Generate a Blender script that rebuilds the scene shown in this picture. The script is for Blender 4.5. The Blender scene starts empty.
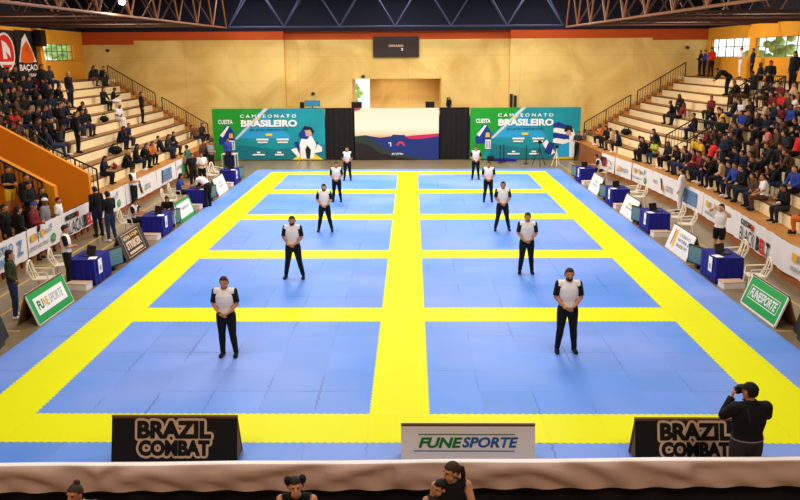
import bpy, bmesh, math, random
import numpy as np
from mathutils import Vector as V, Matrix, Quaternion
random.seed(7)
sc = bpy.context.scene
COL = sc.collection
PI = math.pi

# ------------------------------------------------------------------ camera
CR = V((0.999875, 0.0148304, -0.0054806)); CD = V((-0.0017454, -0.2409821, -0.970528)); CF = V((-0.015714, 0.9704162, -0.2409261))
CO = V((0.22946, -12.56108, 6.11144)); FPX = 775.208
cd = bpy.data.cameras.new('camera'); cam = bpy.data.objects.new('camera', cd); COL.objects.link(cam)
M = Matrix.Identity(4)
for i in range(3):
    M[i][0] = CR[i]; M[i][1] = -CD[i]; M[i][2] = -CF[i]; M[i][3] = CO[i]
cam.matrix_world = M
cd.sensor_width = 36; cd.lens = 36 * FPX / 800; cd.clip_end = 300
sc.camera = cam
# ------------------------------------------------------------------ world, exposure, lights
w = bpy.data.worlds.new('world'); sc.world = w; w.use_nodes = True
bg = w.node_tree.nodes['Background']; bg.inputs[0].default_value = (0.90, 1.0, 0.97, 1); bg.inputs[1].default_value = 1.7
sc.view_settings.view_transform = 'Standard'; sc.view_settings.look = 'None'
sc.view_settings.gamma = 1; sc.view_settings.use_curve_mapping = False; sc.view_settings.exposure = 0.0
def area(name, loc, sx, sy, power, col):
    l = bpy.data.lights.new(name, 'AREA'); l.shape = 'RECTANGLE'; l.size = sx; l.size_y = sy; l.energy = power; l.color = col
    o = bpy.data.objects.new(name, l); COL.objects.link(o); o.location = loc; return o
WARM = (1.0, 0.95, 0.89)
for yy in (1, 10, 19, 28):
    for xx in (-5, 4):
        area('high_bay_light', (xx, yy, 10.0), 3.5, 3.5, {1: 400, 10: 490, 19: 700, 28: 1180}[yy], WARM)
for xx in (-9, -.7, 7.6):
    area('back_fill_light', (xx, 33.6, 10.0), 3, 1.5, 190, WARM)  # unseen fill added to brighten the far floor, backdrops and back wall
for yy in (8, 19, 29):
    for xx in (-15, 14.2):
        area('stand_light', (xx, yy, 9.9), 2.5, 2.5, {8: 200, 19: 230, 29: 400}[yy] + (60 if xx > 0 else 0), (1.0, 0.80, 0.58))

for xx in (-6, 6):
    o = area('near_end_fill', (xx, -9.5, 10.0), 3, 2, 460, (1.0, 0.84, 0.66)); o.rotation_euler = (math.radians(38), 0, 0)  # added warm fill from the camera side for the drape and fronts
area('back_room_fill', (-.7, 39.2, 4.95), 2.5, 1.5, 60, (1.0, 0.9, 0.75))  # unseen fill added to brighten the wall behind the opening
# ------------------------------------------------------------------ pixel rays onto real planes
def ray(px, py): return CF + CR * ((px - 400) / FPX) + CD * ((py - 250) / FPX)
def at_floor(px, py, z=-0.03):
    v = ray(px, py); t = (z - CO.z) / v.z; return CO + v * t
def at_depth(px, py, y):
    v = ray(px, py); t = (y - CO.y) / v.y; return CO + v * t
def Cx(y): return -0.30 - 0.017 * y            # centre line of the hall
BUL = ((4, 0.0), (8, .06), (13, .58), (17, .88), (20, .90), (24.5, .74), (29, .28), (36, .22), (40, .2))
def bulge(u, y):                                # the right stand bows outwards a little
    f = min(1, max(0, (19.38 - u) / 1.8)); b = 0
    for (a, p), (c, q) in zip(BUL, BUL[1:]):
        if a <= y <= c: b = p + (q - p) * (y - a) / (c - a)
    return f * b
def SX(s, u, y): return Cx(y) + s * u + (bulge(u, y) if s > 0 else 0)
def at_side(px, py, s, u):                      # plane of constant u on one side of the hall
    v = ray(px, py)
    # CO.x+v.x t = -0.3-0.017(CO.y+v.y t) + s u
    b = 0
    for _ in range(6 if s > 0 else 1):
        t = (-0.30 - 0.017 * CO.y + s * u + b - CO.x) / (v.x + 0.017 * v.y); q = CO + v * t; b = (b + bulge(u, q.y)) / 2 if s > 0 else 0
    return q

# ------------------------------------------------------------------ materials
def lin(c): return tuple((x / 12.92 if x <= 0.04045 else ((x + 0.055) / 1.055) ** 2.4) for x in c)
def rgb(r, g, b): return lin((r / 255, g / 255, b / 255))
MATS = {}
def mat(name, col, rough=0.7, noise=0.0, nscale=4.0, spec=0.3, metal=0.0, emit=None, estr=1.0, bump=0.0):
    if name in MATS: return MATS[name]
    m = bpy.data.materials.new(name); m.use_nodes = True; nt = m.node_tree; b = nt.nodes['Principled BSDF']
    b.inputs['Roughness'].default_value = rough; b.inputs['Metallic'].default_value = metal
    b.inputs['Specular IOR Level'].default_value = spec
    b.inputs['Base Color'].default_value = (*col, 1)
    if noise or bump:
        tc = nt.nodes.new('ShaderNodeTexCoord'); n = nt.nodes.new('ShaderNodeTexNoise'); n.inputs['Scale'].default_value = nscale; n.inputs['Detail'].default_value = 5
        nt.links.new(tc.outputs['Object'], n.inputs['Vector'])
        if noise:
            mr = nt.nodes.new('ShaderNodeMapRange'); mr.inputs[1].default_value = 0.25; mr.inputs[2].default_value = 0.75
            mr.inputs[3].default_value = 1 - noise; mr.inputs[4].default_value = 1 + noise * 0.6
            mx = nt.nodes.new('ShaderNodeVectorMath'); mx.operation = 'SCALE'; mx.inputs[0].default_value = col
            nt.links.new(n.outputs['Fac'], mr.inputs[0]); nt.links.new(mr.outputs[0], mx.inputs['Scale']); nt.links.new(mx.outputs[0], b.inputs['Base Color'])
        if bump:
            bp = nt.nodes.new('ShaderNodeBump'); bp.inputs['Strength'].default_value = bump; nt.links.new(n.outputs['Fac'], bp.inputs['Height']); nt.links.new(bp.outputs[0], b.inputs['Normal'])
    if emit:
        b.inputs['Emission Color'].default_value = (*emit, 1); b.inputs['Emission Strength'].default_value = estr
    MATS[name] = m; return m

def mat_tiles(name, col, line, seam, var, worn=None):
    m = bpy.data.materials.new(name); m.use_nodes = True; nt = m.node_tree; N = nt.nodes; L = nt.links; b = N['Principled BSDF']
    b.inputs['Roughness'].default_value = 0.5; b.inputs['Specular IOR Level'].default_value = 0.28 if worn else 0.1
    geo = N.new('ShaderNodeNewGeometry'); sep = N.new('ShaderNodeSeparateXYZ'); L.new(geo.outputs['Position'], sep.inputs[0])
    def mth(op, a, bb=None):
        n = N.new('ShaderNodeMath'); n.operation = op
        for i, x in enumerate((a, bb)):
            if x is None: continue
            if isinstance(x, (int, float)): n.inputs[i].default_value = x
            else: L.new(x, n.inputs[i])
        return n.outputs[0]
    X = mth('ADD', sep.outputs[0], 0.5); Y = sep.outputs[1]
    def wob(a, bb):   # toothed seam
        s = mth('MULTIPLY', mth('PINGPONG', mth('MULTIPLY', bb, 9.0), 1.0), 0.03); return mth('ADD', a, s)
    def seamd(a):     # distance to nearest integer
        f = mth('FRACT', a); return mth('MINIMUM', f, mth('SUBTRACT', 1.0, f))
    d = mth('MINIMUM', seamd(wob(X, Y)), seamd(wob(Y, X)))
    n = N.new('ShaderNodeTexNoise'); n.inputs['Scale'].default_value = 0.55; n.inputs['Detail'].default_value = 2; L.new(geo.outputs['Position'], n.inputs['Vector'])
    thick = N.new('ShaderNodeMapRange'); thick.inputs[1].default_value = 0.45; thick.inputs[2].default_value = 0.68; thick.inputs[3].default_value = 0.0; thick.inputs[4].default_value = 0.024
    L.new(n.outputs['Fac'], thick.inputs[0])
    on = mth('LESS_THAN', d, thick.outputs[0])
    cmb = N.new('ShaderNodeCombineXYZ'); L.new(mth('FLOOR', X), cmb.inputs[0]); L.new(mth('FLOOR', Y), cmb.inputs[1])
    wn = N.new('ShaderNodeTexWhiteNoise'); wn.noise_dimensions = '2D'; L.new(cmb.outputs[0], wn.inputs['Vector'])
    mr = N.new('ShaderNodeMapRange'); mr.inputs[3].default_value = 1 - var; mr.inputs[4].default_value = 1 + var; L.new(wn.outputs['Value'], mr.inputs[0])
    sca = N.new('ShaderNodeVectorMath'); sca.operation = 'SCALE'; sca.inputs[0].default_value = col; L.new(mr.outputs[0], sca.inputs['Scale'])
    if worn:
        n2 = N.new('ShaderNodeTexNoise'); n2.inputs['Scale'].default_value = 0.22; n2.inputs['Detail'].default_value = 3; L.new(geo.outputs['Position'], n2.inputs['Vector'])
        cr = N.new('ShaderNodeMix'); cr.data_type = 'RGBA'; mp = N.new('ShaderNodeMapRange'); mp.inputs[1].default_value = .36; mp.inputs[2].default_value = .66; L.new(n2.outputs['Fac'], mp.inputs[0]); L.new(mp.outputs[0], cr.inputs[0]); cr.inputs[6].default_value = (*col, 1); cr.inputs[7].default_value = (*worn, 1); L.new(cr.outputs[2], sca.inputs[0])
    mix = N.new('ShaderNodeMix'); mix.data_type = 'RGBA'; L.new(mth('MULTIPLY', on, line), mix.inputs[0]); L.new(sca.outputs[0], mix.inputs[6]); mix.inputs[7].default_value = (*seam, 1)
    L.new(mix.outputs[2], b.inputs['Base Color']); MATS[name] = m; return m

def mat_wall(name, col, dark):
    m = mat(name, col, 0.85); nt = m.node_tree; N = nt.nodes; L = nt.links; b = N['Principled BSDF']
    geo = N.new('ShaderNodeNewGeometry'); n = N.new('ShaderNodeTexNoise'); n.inputs['Scale'].default_value = 0.35; n.inputs['Detail'].default_value = 6; n.inputs['Distortion'].default_value = 1.2
    L.new(geo.outputs['Position'], n.inputs['Vector'])
    r = N.new('ShaderNodeValToRGB'); r.color_ramp.elements[0].position = 0.33; r.color_ramp.elements[1].position = 0.62
    r.color_ramp.elements[0].color = (*dark, 1); r.color_ramp.elements[1].color = (*col, 1)
    L.new(n.outputs['Fac'], r.inputs[0])
    # block courses and panel joints
    br = N.new('ShaderNodeTexBrick'); br.offset = 0; br.inputs['Scale'].default_value = 1; br.inputs['Brick Width'].default_value = 7.0; br.inputs['Row Height'].default_value = 1.55
    br.inputs['Mortar Size'].default_value = 0.018; br.inputs['Color1'].default_value = (1, 1, 1, 1); br.inputs['Color2'].default_value = (0.97, 0.96, 0.95, 1); br.inputs['Mortar'].default_value = (0.88, 0.85, 0.82, 1)
    sp = N.new('ShaderNodeSeparateXYZ'); L.new(geo.outputs['Position'], sp.inputs[0]); cb = N.new('ShaderNodeCombineXYZ'); L.new(sp.outputs[0], cb.inputs[0]); L.new(sp.outputs[2], cb.inputs[1]); L.new(cb.outputs[0], br.inputs['Vector'])
    mx = N.new('ShaderNodeMix'); mx.data_type = 'RGBA'; mx.blend_type = 'MULTIPLY'; mx.inputs[0].default_value = 1
    L.new(r.outputs[0], mx.inputs[6]); L.new(br.outputs['Color'], mx.inputs[7]); L.new(mx.outputs[2], b.inputs['Base Color']); return m

m_blue = mat_tiles('blue_foam', rgb(84, 142, 234), 0.4, rgb(25, 50, 130), 0.05, rgb(128, 159, 238))
m_yellow = mat_tiles('yellow_foam', rgb(233, 236, 2), 0.10, rgb(190, 180, 10), 0.012)
m_floor = mat('sports_floor', rgb(130, 112, 82), 0.32, 0.16, 0.9, 0.55)
m_line_y = mat('yellow_floor_paint', rgb(205, 165, 75), 0.5)
m_wall = mat_wall('cream_wall', rgb(238, 206, 126), rgb(214, 174, 94))
m_orange = mat('orange_band', rgb(196, 78, 22), 0.7, 0.12, 0.6)
m_ochre = mat('ochre_wall', rgb(240, 168, 48), 0.75, 0.1, 0.6)
m_para = mat('orange_parapet', rgb(226, 136, 14), 0.6, 0.08, 0.5)
m_dark = mat('dark_roof', rgb(20, 24, 44), 0.8, 0.3, 0.4)
m_riser = mat('cream_riser', rgb(246, 222, 172), 0.75, 0.10, 0.8)
m_tread = mat('brown_tread', rgb(150, 108, 66), 0.7, 0.2, 1.2)
m_nose = mat('dark_nosing', rgb(92, 58, 32), 0.7)
m_wood = mat('orange_wood', rgb(186, 126, 60), 0.5, 0.2, 1.5)
m_iron = mat('black_iron', rgb(40, 30, 24), 0.5)
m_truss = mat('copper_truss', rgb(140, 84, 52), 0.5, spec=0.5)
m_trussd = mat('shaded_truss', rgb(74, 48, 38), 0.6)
m_trussb = mat('steel_truss', rgb(46, 50, 82), 0.5, spec=0.5)
m_white = mat('white_plastic', rgb(240, 228, 205), 0.4)
m_vinyl = mat('white_vinyl', rgb(236, 230, 232), 0.5, 0.03, 2)
m_black = mat('black_cloth', rgb(24, 22, 24), 0.85, 0.3, 3)
m_blk = mat('black_plastic', rgb(20, 20, 22), 0.4)
m_cloth = mat('royal_blue_cloth', rgb(16, 22, 128), 0.7, 0.15, 2)
m_satin_lit = mat('lit_satin_edge', rgb(250, 246, 246), .6)  # brighter copy of the satin, painting light along the drape's top edge
m_valance = mat('shaded_satin', rgb(196, 164, 150), 0.55, 0.06, 1.5)  # pale cloth browned so its colour carries the shade on the front
m_green = mat('green_board', rgb(22, 158, 72), 0.5)
m_dgreen = mat('dark_green_ink', rgb(18, 118, 48), 0.5)
m_binkk = mat('blue_ink', rgb(30, 90, 165), 0.5)
m_ink = mat('black_ink', rgb(18, 18, 20), 0.5)
m_red = mat('red_ink', rgb(208, 36, 32), 0.5)
m_grey = mat('grey_ink', rgb(150, 150, 160), 0.5)
m_gold = mat('gold_ink', rgb(228, 180, 60), 0.5)
m_lblue = mat('pale_blue_ink', rgb(90, 140, 190), 0.5)
m_beige = mat('beige_ink', rgb(222, 186, 156), 0.6)
m_paper = mat('white_paper', rgb(245, 243, 240), 0.6)
m_card = mat('brown_board', rgb(120, 84, 58), 0.8, 0.1)
m_dbrd = mat('dark_brown_board', rgb(48, 34, 28), 0.6)
m_scr = mat('grey_green_screen', rgb(60, 90, 100), 0.2, emit=rgb(90, 120, 128), estr=0.4)
m_brick = mat('orange_brick', rgb(150, 88, 42), 0.8, 0.25, 2)
m_glass = mat('bright_daylight_pane', rgb(240, 250, 250), 0.2)

# ------------------------------------------------------------------ mesh helpers
class MB:
    def __init__(s): s.v = []; s.f = []; s.m = []; s.mats = []
    def mi(s, m):
        if m not in s.mats: s.mats.append(m)
        return s.mats.index(m)
    def face(s, pts, m):
        b = len(s.v); s.v += [tuple(p) for p in pts]; s.f.append(tuple(range(b, b + len(pts)))); s.m.append(s.mi(m))
    def hexa(s, p, m, top=None, front=None):   # 8 points: bottom ring 0-3, top ring 4-7 (counter-clockwise from above)
        b = len(s.v); s.v += [tuple(q) for q in p]
        for i, f in enumerate(((3, 2, 1, 0), (4, 5, 6, 7), (0, 1, 5, 4), (1, 2, 6, 5), (2, 3, 7, 6), (3, 0, 4, 7))):
            mm = m
            if i == 1 and top: mm = top
            if i == 2 and front: mm = front
            s.f.append(tuple(b + k for k in f)); s.m.append(s.mi(mm))
        return s
    def box(s, x0, x1, y0, y1, z0, z1, m, top=None, front=None):
        return s.hexa([(x0, y0, z0), (x1, y0, z0), (x1, y1, z0), (x0, y1, z0), (x0, y0, z1), (x1, y0, z1), (x1, y1, z1), (x0, y1, z1)], m, top, front)
    def bar(s, a, b, r, m, n=6, r2=None):
        a = V(a); b = V(b); t = (b - a)
        if t.length < 1e-6: return s
        t.normalize(); x = t.orthogonal().normalized(); y = t.cross(x); r2 = r if r2 is None else r2
        base = len(s.v)
        for (c, rr) in ((a, r), (b, r2)):
            for k in range(n):
                an = 2 * PI * k / n; s.v.append(tuple(c + x * (math.cos(an) * rr) + y * (math.sin(an) * rr)))
        i = s.mi(m)
        for k in range(n):
            s.f.append((base + k, base + (k + 1) % n, base + n + (k + 1) % n, base + n + k)); s.m.append(i)
        s.f.append(tuple(base + k for k in range(n))[::-1]); s.m.append(i); s.f.append(tuple(base + n + k for k in range(n))); s.m.append(i)
        return s
    def tube(s, pts, r, m, n=6):
        for a, b in zip(pts, pts[1:]): s.bar(a, b, r, m, n)
        return s
    def ball(s, c, rx, ry, rz, m, nu=12, nv=8):
        b = len(s.v); i = s.mi(m)
        for a in range(nv + 1):
            th = PI * a / nv
            for k in range(nu):
                ph = 2 * PI * k / nu; s.v.append((c[0] + rx * math.sin(th) * math.cos(ph), c[1] + ry * math.sin(th) * math.sin(ph), c[2] + rz * math.cos(th)))
        for a in range(nv):
            for k in range(nu):
                s.f.append((b + a * nu + k, b + (a + 1) * nu + k, b + (a + 1) * nu + (k + 1) % nu, b + a * nu + (k + 1) % nu)); s.m.append(i)
        return s
    def mesh(s, name, smooth=False):
        me = bpy.data.meshes.new(name); me.from_pydata(s.v, [], s.f)
        for m in s.mats: me.materials.append(m)
        me.polygons.foreach_set('material_index', s.m)
        if smooth: me.polygons.foreach_set('use_smooth', [True] * len(s.f))
        me.validate(); me.update(); return me
    def build(s, name, parent=None, smooth=False, loc=None, fix=True):
        me = s.mesh(name, smooth)
        if fix:
            bm = bmesh.new(); bm.from_mesh(me); bmesh.ops.recalc_face_normals(bm, faces=bm.faces); bm.to_mesh(me); bm.free()
        o = bpy.data.objects.new(name, me); COL.objects.link(o)
        if parent: o.parent = parent
        if loc is not None: o.location = loc
        return o
def tag(o, label=None, cat=None, group=None, kind=None):
    if label: o['label'] = label
    if cat: o['category'] = cat
    if group: o['group'] = group
    if kind: o['kind'] = kind
    return o
def thing(name, label, cat, loc=(0, 0, 0), rz=0.0, group=None):
    o = bpy.data.objects.new(name, None); COL.objects.link(o); o.empty_display_size = 0.2
    o.location = loc; o.rotation_euler = (0, 0, rz); return tag(o, label, cat, group)
def struct(o): o['kind'] = 'structure'; return o
def copy_tree(o, parent=None):
    c = o.copy(); COL.objects.link(c); c.parent = parent
    for ch in list(o.children): copy_tree(ch, c)
    return c
def place(proto, used, loc, rz, label, group=None):
    o = proto if not used else copy_tree(proto)
    used.append(o); o.location = loc; o.rotation_euler = (0, 0, rz); o['label'] = label
    if group: o['group'] = group
    return o
def lettering(txt, parent, m, origin, xd, ud, width, height, name='lettering', off=0.012, shear=0.0, outline=0.0, depth=0.004, spacing=1.0, lift=0.0, grow=0.0):
    """text as a real mesh, centred on origin, in the frame xd (reading direction) / ud (up)."""
    cu = bpy.data.curves.new(name, 'FONT'); cu.body = txt; cu.size = 1; cu.offset = off; cu.shear = shear; cu.space_character = spacing; cu.resolution_u = 3
    t = bpy.data.objects.new(name, cu); COL.objects.link(t); dg = bpy.context.evaluated_depsgraph_get()
    me0 = bpy.data.meshes.new_from_object(t.evaluated_get(dg)); bpy.data.objects.remove(t)
    co = np.array([v.co[:] for v in me0.vertices]); mn, mx = co.min(0), co.max(0)
    def fin(me, nm, mm, lft):
        me.name = nm; xd_, ud_ = V(xd).normalized(), V(ud).normalized(); nd = xd_.cross(ud_)
        for v in me.vertices:
            a = (v.co.x - (mn[0] + mx[0]) / 2) / (mx[0] - mn[0]) * width; b = (v.co.y - (mn[1] + mx[1]) / 2) / (mx[1] - mn[1]) * height
            v.co = V(origin) + xd_ * a + ud_ * b + nd * lft
        if grow:                                # heavier letters: the same outlines spread in a ring
            base = [v.co.copy() for v in me.vertices]; F = [tuple(p.vertices) for p in me.polygons]; vs, fs = [], []
            for k in range(12):
                sh = xd_ * grow * math.cos(2 * PI * k / 12) + ud_ * grow * math.sin(2 * PI * k / 12) + nd * .00005 * k; b = len(vs)
                vs += [p + sh for p in base]; fs += [tuple(i + b for i in f) for f in F]
            me = bpy.data.meshes.new(nm); me.from_pydata(vs, [], fs)
        me.materials.clear(); me.materials.append(mm)
        o = bpy.data.objects.new(nm, me); COL.objects.link(o); o.parent = parent; return o
    return fin(me0, name, m, lift)
def plate(mb, o, xd, ud, w_, h_, m, lift=0.0):     # rectangle centred on o in frame
    o, xd, ud = V(o), V(xd).normalized(), V(ud).normalized(); n = xd.cross(ud); o = o + n * lift
    mb.face([o - xd * w_ / 2 - ud * h_ / 2, o + xd * w_ / 2 - ud * h_ / 2, o + xd * w_ / 2 + ud * h_ / 2, o - xd * w_ / 2 + ud * h_ / 2], m)
def panel(mb, o, xd, ud, w_, h_, t, m, front=None):  # slab, front face at o plane, thickness backwards
    o, xd, ud = V(o), V(xd).normalized(), V(ud).normalized(); n = xd.cross(ud)
    a = [o - xd * w_ / 2 - ud * h_ / 2, o + xd * w_ / 2 - ud * h_ / 2, o + xd * w_ / 2 + ud * h_ / 2, o - xd * w_ / 2 + ud * h_ / 2]
    b = [p - n * t for p in a]
    fr = front or m
    mb.face(a, fr); mb.face(b[::-1], m)
    for i in range(4): mb.face([a[i], b[i], b[(i + 1) % 4], a[(i + 1) % 4]], m)
Z3 = V((0, 0, 1))
# ================================================================== STRUCTURE
YB = 37.2; YN = -17.0; UW = 19.4; ZT = 10.6; ZF = -0.03
fl = MB(); fl.box(-26, 24, YN, YB + 4, ZF - 0.2, ZF, m_floor)
for s in (-1, 1):                              # painted court lines beside the mat
    for u in (9.55, 10.35):
        a, b = SX(s, u, -3), SX(s, u, 34); fl.hexa([(a - .03, -3, ZF), (a + .03, -3, ZF), (b + .03, 34, ZF), (b - .03, 34, ZF), (a - .03, -3, ZF + .002), (a + .03, -3, ZF + .002), (b + .03, 34, ZF + .002), (b - .03, 34, ZF + .002)], m_line_y)
    for y in (4.4, 10.3, 22):
        a, b = SX(s, 8.55, y), SX(s, 11.0, y); fl.box(min(a, b), max(a, b), y - .03, y + .03, ZF, ZF + .002, m_line_y)
struct(fl.build('floor'))

XL, XR = -7.75, 6.35                           # recess edges in the back wall
ZB0, ZB1 = 7.22, 7.74
def wall_piece(mb, x0, x1, y, z0, z1, m, t=0.25): mb.box(x0, x1, y, y + t, z0, z1, m)
bw = MB()
wall_piece(bw, SX(-1, UW, YB) - .3, XL, YB, ZF, ZB0, m_wall, 0.9)
wall_piece(bw, XR, SX(1, UW, YB) + .3, YB, ZF, ZB0, m_wall, 0.9)
YR = YB + 0.55
pTL, pBR = at_depth(352, 79, YR), at_depth(441, 109, YR)
ox0, ox1, oz1, oz0 = pTL.x, pBR.x, pTL.z, pBR.z - 0.15
wall_piece(bw, XL, ox0, YR, ZF, ZB0, m_wall, .3); wall_piece(bw, ox1, XR, YR, ZF, ZB0, m_wall, .3)
wall_piece(bw, ox0, ox1, YR, oz1, ZB0, m_wall, .3); wall_piece(bw, ox0, ox1, YR, ZF, oz0, m_wall, .3)
# room behind the opening
yr2 = YR + 3.0
bw.box(ox0 - .2, ox0 + 0.02, YR + .3, yr2, oz0 - .2, oz1 + .3, m_wall); bw.box(ox1 - 0.02, ox1 + .2, YR + .3, yr2, oz0 - .2, oz1 + .3, m_wall)
bw.box(ox0 - .2, ox1 + .2, YR + .3, yr2, oz0 - .4, oz0, m_tread); bw.box(ox0 - .2, ox1 + .2, YR + .3, yr2, oz1 + .25, oz1 + .45, m_wall)
wx = at_depth(370, 79, yr2).x
bw.box(wx, ox1 + .2, yr2, yr2 + .15, oz0 - .4, oz1 + .45, m_wall)
struct(bw.build('wall_back'))
tb = MB()
wall_piece(tb, SX(-1, UW, YB) - .3, XL, YB - .01, ZB0, ZB1, m_orange, .9); wall_piece(tb, XR, SX(1, UW, YB) + .3, YB - .01, ZB0, ZB1, m_orange, .9)
wall_piece(tb, XL, XR, YR - .01, ZB0, ZB1, m_orange, .3)
wall_piece(tb, SX(-1, UW, YB) - .2, at_depth(133, 35, YB).x, YB - .03, 6.98, ZB0 + .02, m_orange, .04); wall_piece(tb, at_depth(653, 35, YB).x, SX(1, UW, YB) + .2, YB - .03, 7.08, ZB0 + .02, m_orange, .04)
struct(tb.build('trim_1'))
td = MB(); wall_piece(td, SX(-1, UW, YB) - .3, SX(1, UW, YB) + .3, YB - .05, ZB1, ZT, m_dark, .9)
struct(td.build('wall_back_upper'))
# side walls with window openings
win = {-1: [], 1: []}
a, b = at_side(42, 43, -1, UW), at_side(74.5, 60, -1, UW); win[-1].append((a.y, b.y, 6.06, 6.98))
a, b = at_side(708, 39, 1, UW), at_side(748, 57, 1, UW); win[1].append((b.y, min(a.y, YB - .35), 6.05, 7.08))
a, b = at_side(755, 37, 1, UW), at_side(800, 57, 1, UW); win[1].append((b.y - 1.6, a.y, 6.03, 7.03))
def side_wall(s):
    mb = MB()
    def seg(y0, y1, z0, z1, m):
        x0, x1 = SX(s, UW, y0), SX(s, UW, y1); t = s * .3
        p = [(x0, y0), (x1, y1), (x1 + t, y1), (x0 + t, y0)]
        if s > 0: p = [(x0, y0), (x0 + t, y0), (x1 + t, y1), (x1, y1)]
        mb.hexa([(*q, z0) for q in p] + [(*q, z1) for q in p], m)
    ws = sorted(win[s]); seg(YN, YB, ZF, ws[0][2] if len(ws) == 1 else 6.03, m_ochre)
    y = YN
    for (a, b, z0, z1) in ws:
        seg(y, a, 6.03, 7.1, m_ochre)
        if z0 > 6.03: seg(a, b, 6.03, z0, m_ochre)
        if z1 < 7.1: seg(a, b, z1, 7.1, m_ochre)
        y = b
    seg(y, YB, 6.03, 7.1, m_ochre); seg(YN, YB, 7.1, 7.75, m_ochre); seg(YN, YB, 7.75, ZT, m_dark)
    struct(mb.build('wall_left' if s < 0 else 'wall_right'))
side_wall(-1); side_wall(1)
nw = MB(); nw.box(SX(-1, UW, YN) - .3, SX(1, UW, YN) + .3, YN - .3, YN, ZF, ZT, m_ochre); struct(nw.build('wall_front'))
ce = MB(); ce.box(-26, 24, YN - .3, YB + 1, ZT, ZT + .2, m_dark); struct(ce.build('ceiling'))
m_mull = mat('grey_mullion', rgb(120, 120, 112), .5)
# windows: frame with mullions, and thin glass
def window(n, s, y0, y1, z0, z1, k):
    mb = MB(); r = .032
    P = lambda y, z, d=0.12: (SX(s, UW + d, y), y, z)
    for i in range(k + 1):
        y = y0 + (y1 - y0) * i / k; mb.bar(P(y, z0), P(y, z1), r, m_mull, 4)
    for z in (z0, z0 + (z1 - z0) * .55, z1): mb.bar(P(y0, z), P(y1, z), r, m_mull, 4)
    o = struct(mb.build('window_%d' % n))
    g = MB(); g.face([P(y0, z0), P(y1, z0), P(y1, z1), P(y0, z1)], m_pane); g.build('pane', o)
m_pane = bpy.data.materials.new('window_glass'); m_pane.use_nodes = True
nt = m_pane.node_tree; nt.nodes.clear(); out = nt.nodes.new('ShaderNodeOutputMaterial'); tr = nt.nodes.new('ShaderNodeBsdfTransparent'); gl = nt.nodes.new('ShaderNodeBsdfGlossy'); mxs = nt.nodes.new('ShaderNodeMixShader')
mxs.inputs[0].default_value = .06; gl.inputs['Roughness'].default_value = .05; nt.links.new(tr.outputs[0], mxs.inputs[1]); nt.links.new(gl.outputs[0], mxs.inputs[2]); nt.links.new(mxs.outputs[0], out.inputs[0])
window(1, -1, *win[-1][0], 6); window(2, 1, *win[1][0], 5); window(3, 1, *win[1][1], 6)
# back-room window pane
mb = MB(); yv = yr2 + .07
for x in (ox0 - .15, wx): mb.bar((x, yv, oz0), (x, yv, oz1 + .2), .04, m_wall, 4)
o = struct(mb.build('window_4')); g = MB(); g.face([(ox0 - .15, yv, oz0), (wx, yv, oz0), (wx, yv, oz1 + .2), (ox0 - .15, yv, oz1 + .2)], m_pane); g.build('pane', o)
# foliage outside the windows
m_leaf = mat('sunlit_leaves', rgb(176, 212, 128), 0.7, .5, 3, emit=None)
def bush(loc, r, label):
    t = thing('tree', label, 'tree', loc); rnd = random.Random(int(loc[1] * 100)); c = MB()
    for i in range(40):
        d = V((rnd.gauss(0, .5), rnd.gauss(0, .5), rnd.gauss(0, .45))) * r; c.ball(d, r * .28, r * .28, r * .22, m_leaf, 7, 5)
    c.build('foliage', t, True); MB().bar((0, 0, -loc[2] - .2), (0, 0, 0), .15, m_card, 8).build('trunk', t)
def beyond(px, py, x): v = ray(px, py); return tuple(CO + v * ((x - CO.x) / v.x))
bush(beyond(66, 54, -24.5), 1.5, 'green tree seen through the left side window')
bush(beyond(778, 53, 22.5), 1.0, 'green tree seen through the second right side window')
bush((ox0 - .7, yr2 + 4, 3.6), .9, 'pale green tree seen through the window behind the stage')

# ------------------------------------------------------------------ the mat
mt = thing('competition_mat', 'large blue and yellow puzzle mat covering the court floor', 'mat', (0, 0, 0))
MY0, MY1 = -2.0, 31.0; XS = (-8.5, -7.5, -6.5, -.5, .5, 6.5, 7.5, 8.5)
R0 = [(-1, 0), (5, 6), (11, 12), (17, 18), (23, 24), (29, 30)]
mb = MB()
for (x0, x1, y0, y1) in ((-8.5, -7.5, MY0, MY1), (7.5, 8.5, MY0, MY1), (-7.5, 7.5, MY0, -1), (-7.5, 7.5, 30, MY1)): mb.box(x0, x1, y0, y1, ZF, 0, m_blue)
mb.build('blue_border', mt)
for (x0, x1) in ((-6.5, -.5), (.5, 6.5)):
    for i in range(5):
        MB().box(x0, x1, R0[i][1], R0[i + 1][0], ZF, 0, m_blue).build('blue_fight_area', mt)
yb = MB(); A = .016; P_ = .065; W_ = .03
def zig(k): return A if k % 2 else -A
def strip_v(x0, x1, y0, y1):
    n = int(round((y1 - y0) / P_)) ; pts = [(y0 + (y1 - y0) * k / n, zig(k)) for k in range(n + 1)]; b = len(yb.v)
    for (y, z) in pts: yb.v += [(x0 - W_ + z, y, .003), (x1 + W_ + z, y, .003)]
    i = yb.mi(m_yellow)
    for k in range(n): yb.f.append((b + 2 * k, b + 2 * k + 1, b + 2 * k + 3, b + 2 * k + 2)); yb.m.append(i)
def strip_h(x0, x1, y0, y1):
    n = int(round((x1 - x0) / P_)); b = len(yb.v)
    for k in range(n + 1):
        x = x0 + (x1 - x0) * k / n; yb.v += [(x, y0 - W_ + zig(k), .0022), (x, y1 + W_ + zig(k), .0022)]
    i = yb.mi(m_yellow)
    for k in range(n): yb.f.append((b + 2 * k + 1, b + 2 * k, b + 2 * k + 2, b + 2 * k + 3)); yb.m.append(i)
for x in (-7.5, -.5, 6.5): strip_v(x, x + 1, -1, 30)
for (y0, y1) in R0: strip_h(-7.5, 7.5, y0, y1)
for x in (-7.5, -.5, 6.5): MB().box(x, x + 1, -1, 30, ZF, .0005, m_yellow)
yb.build('yellow_strips', mt)
base = MB()
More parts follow.
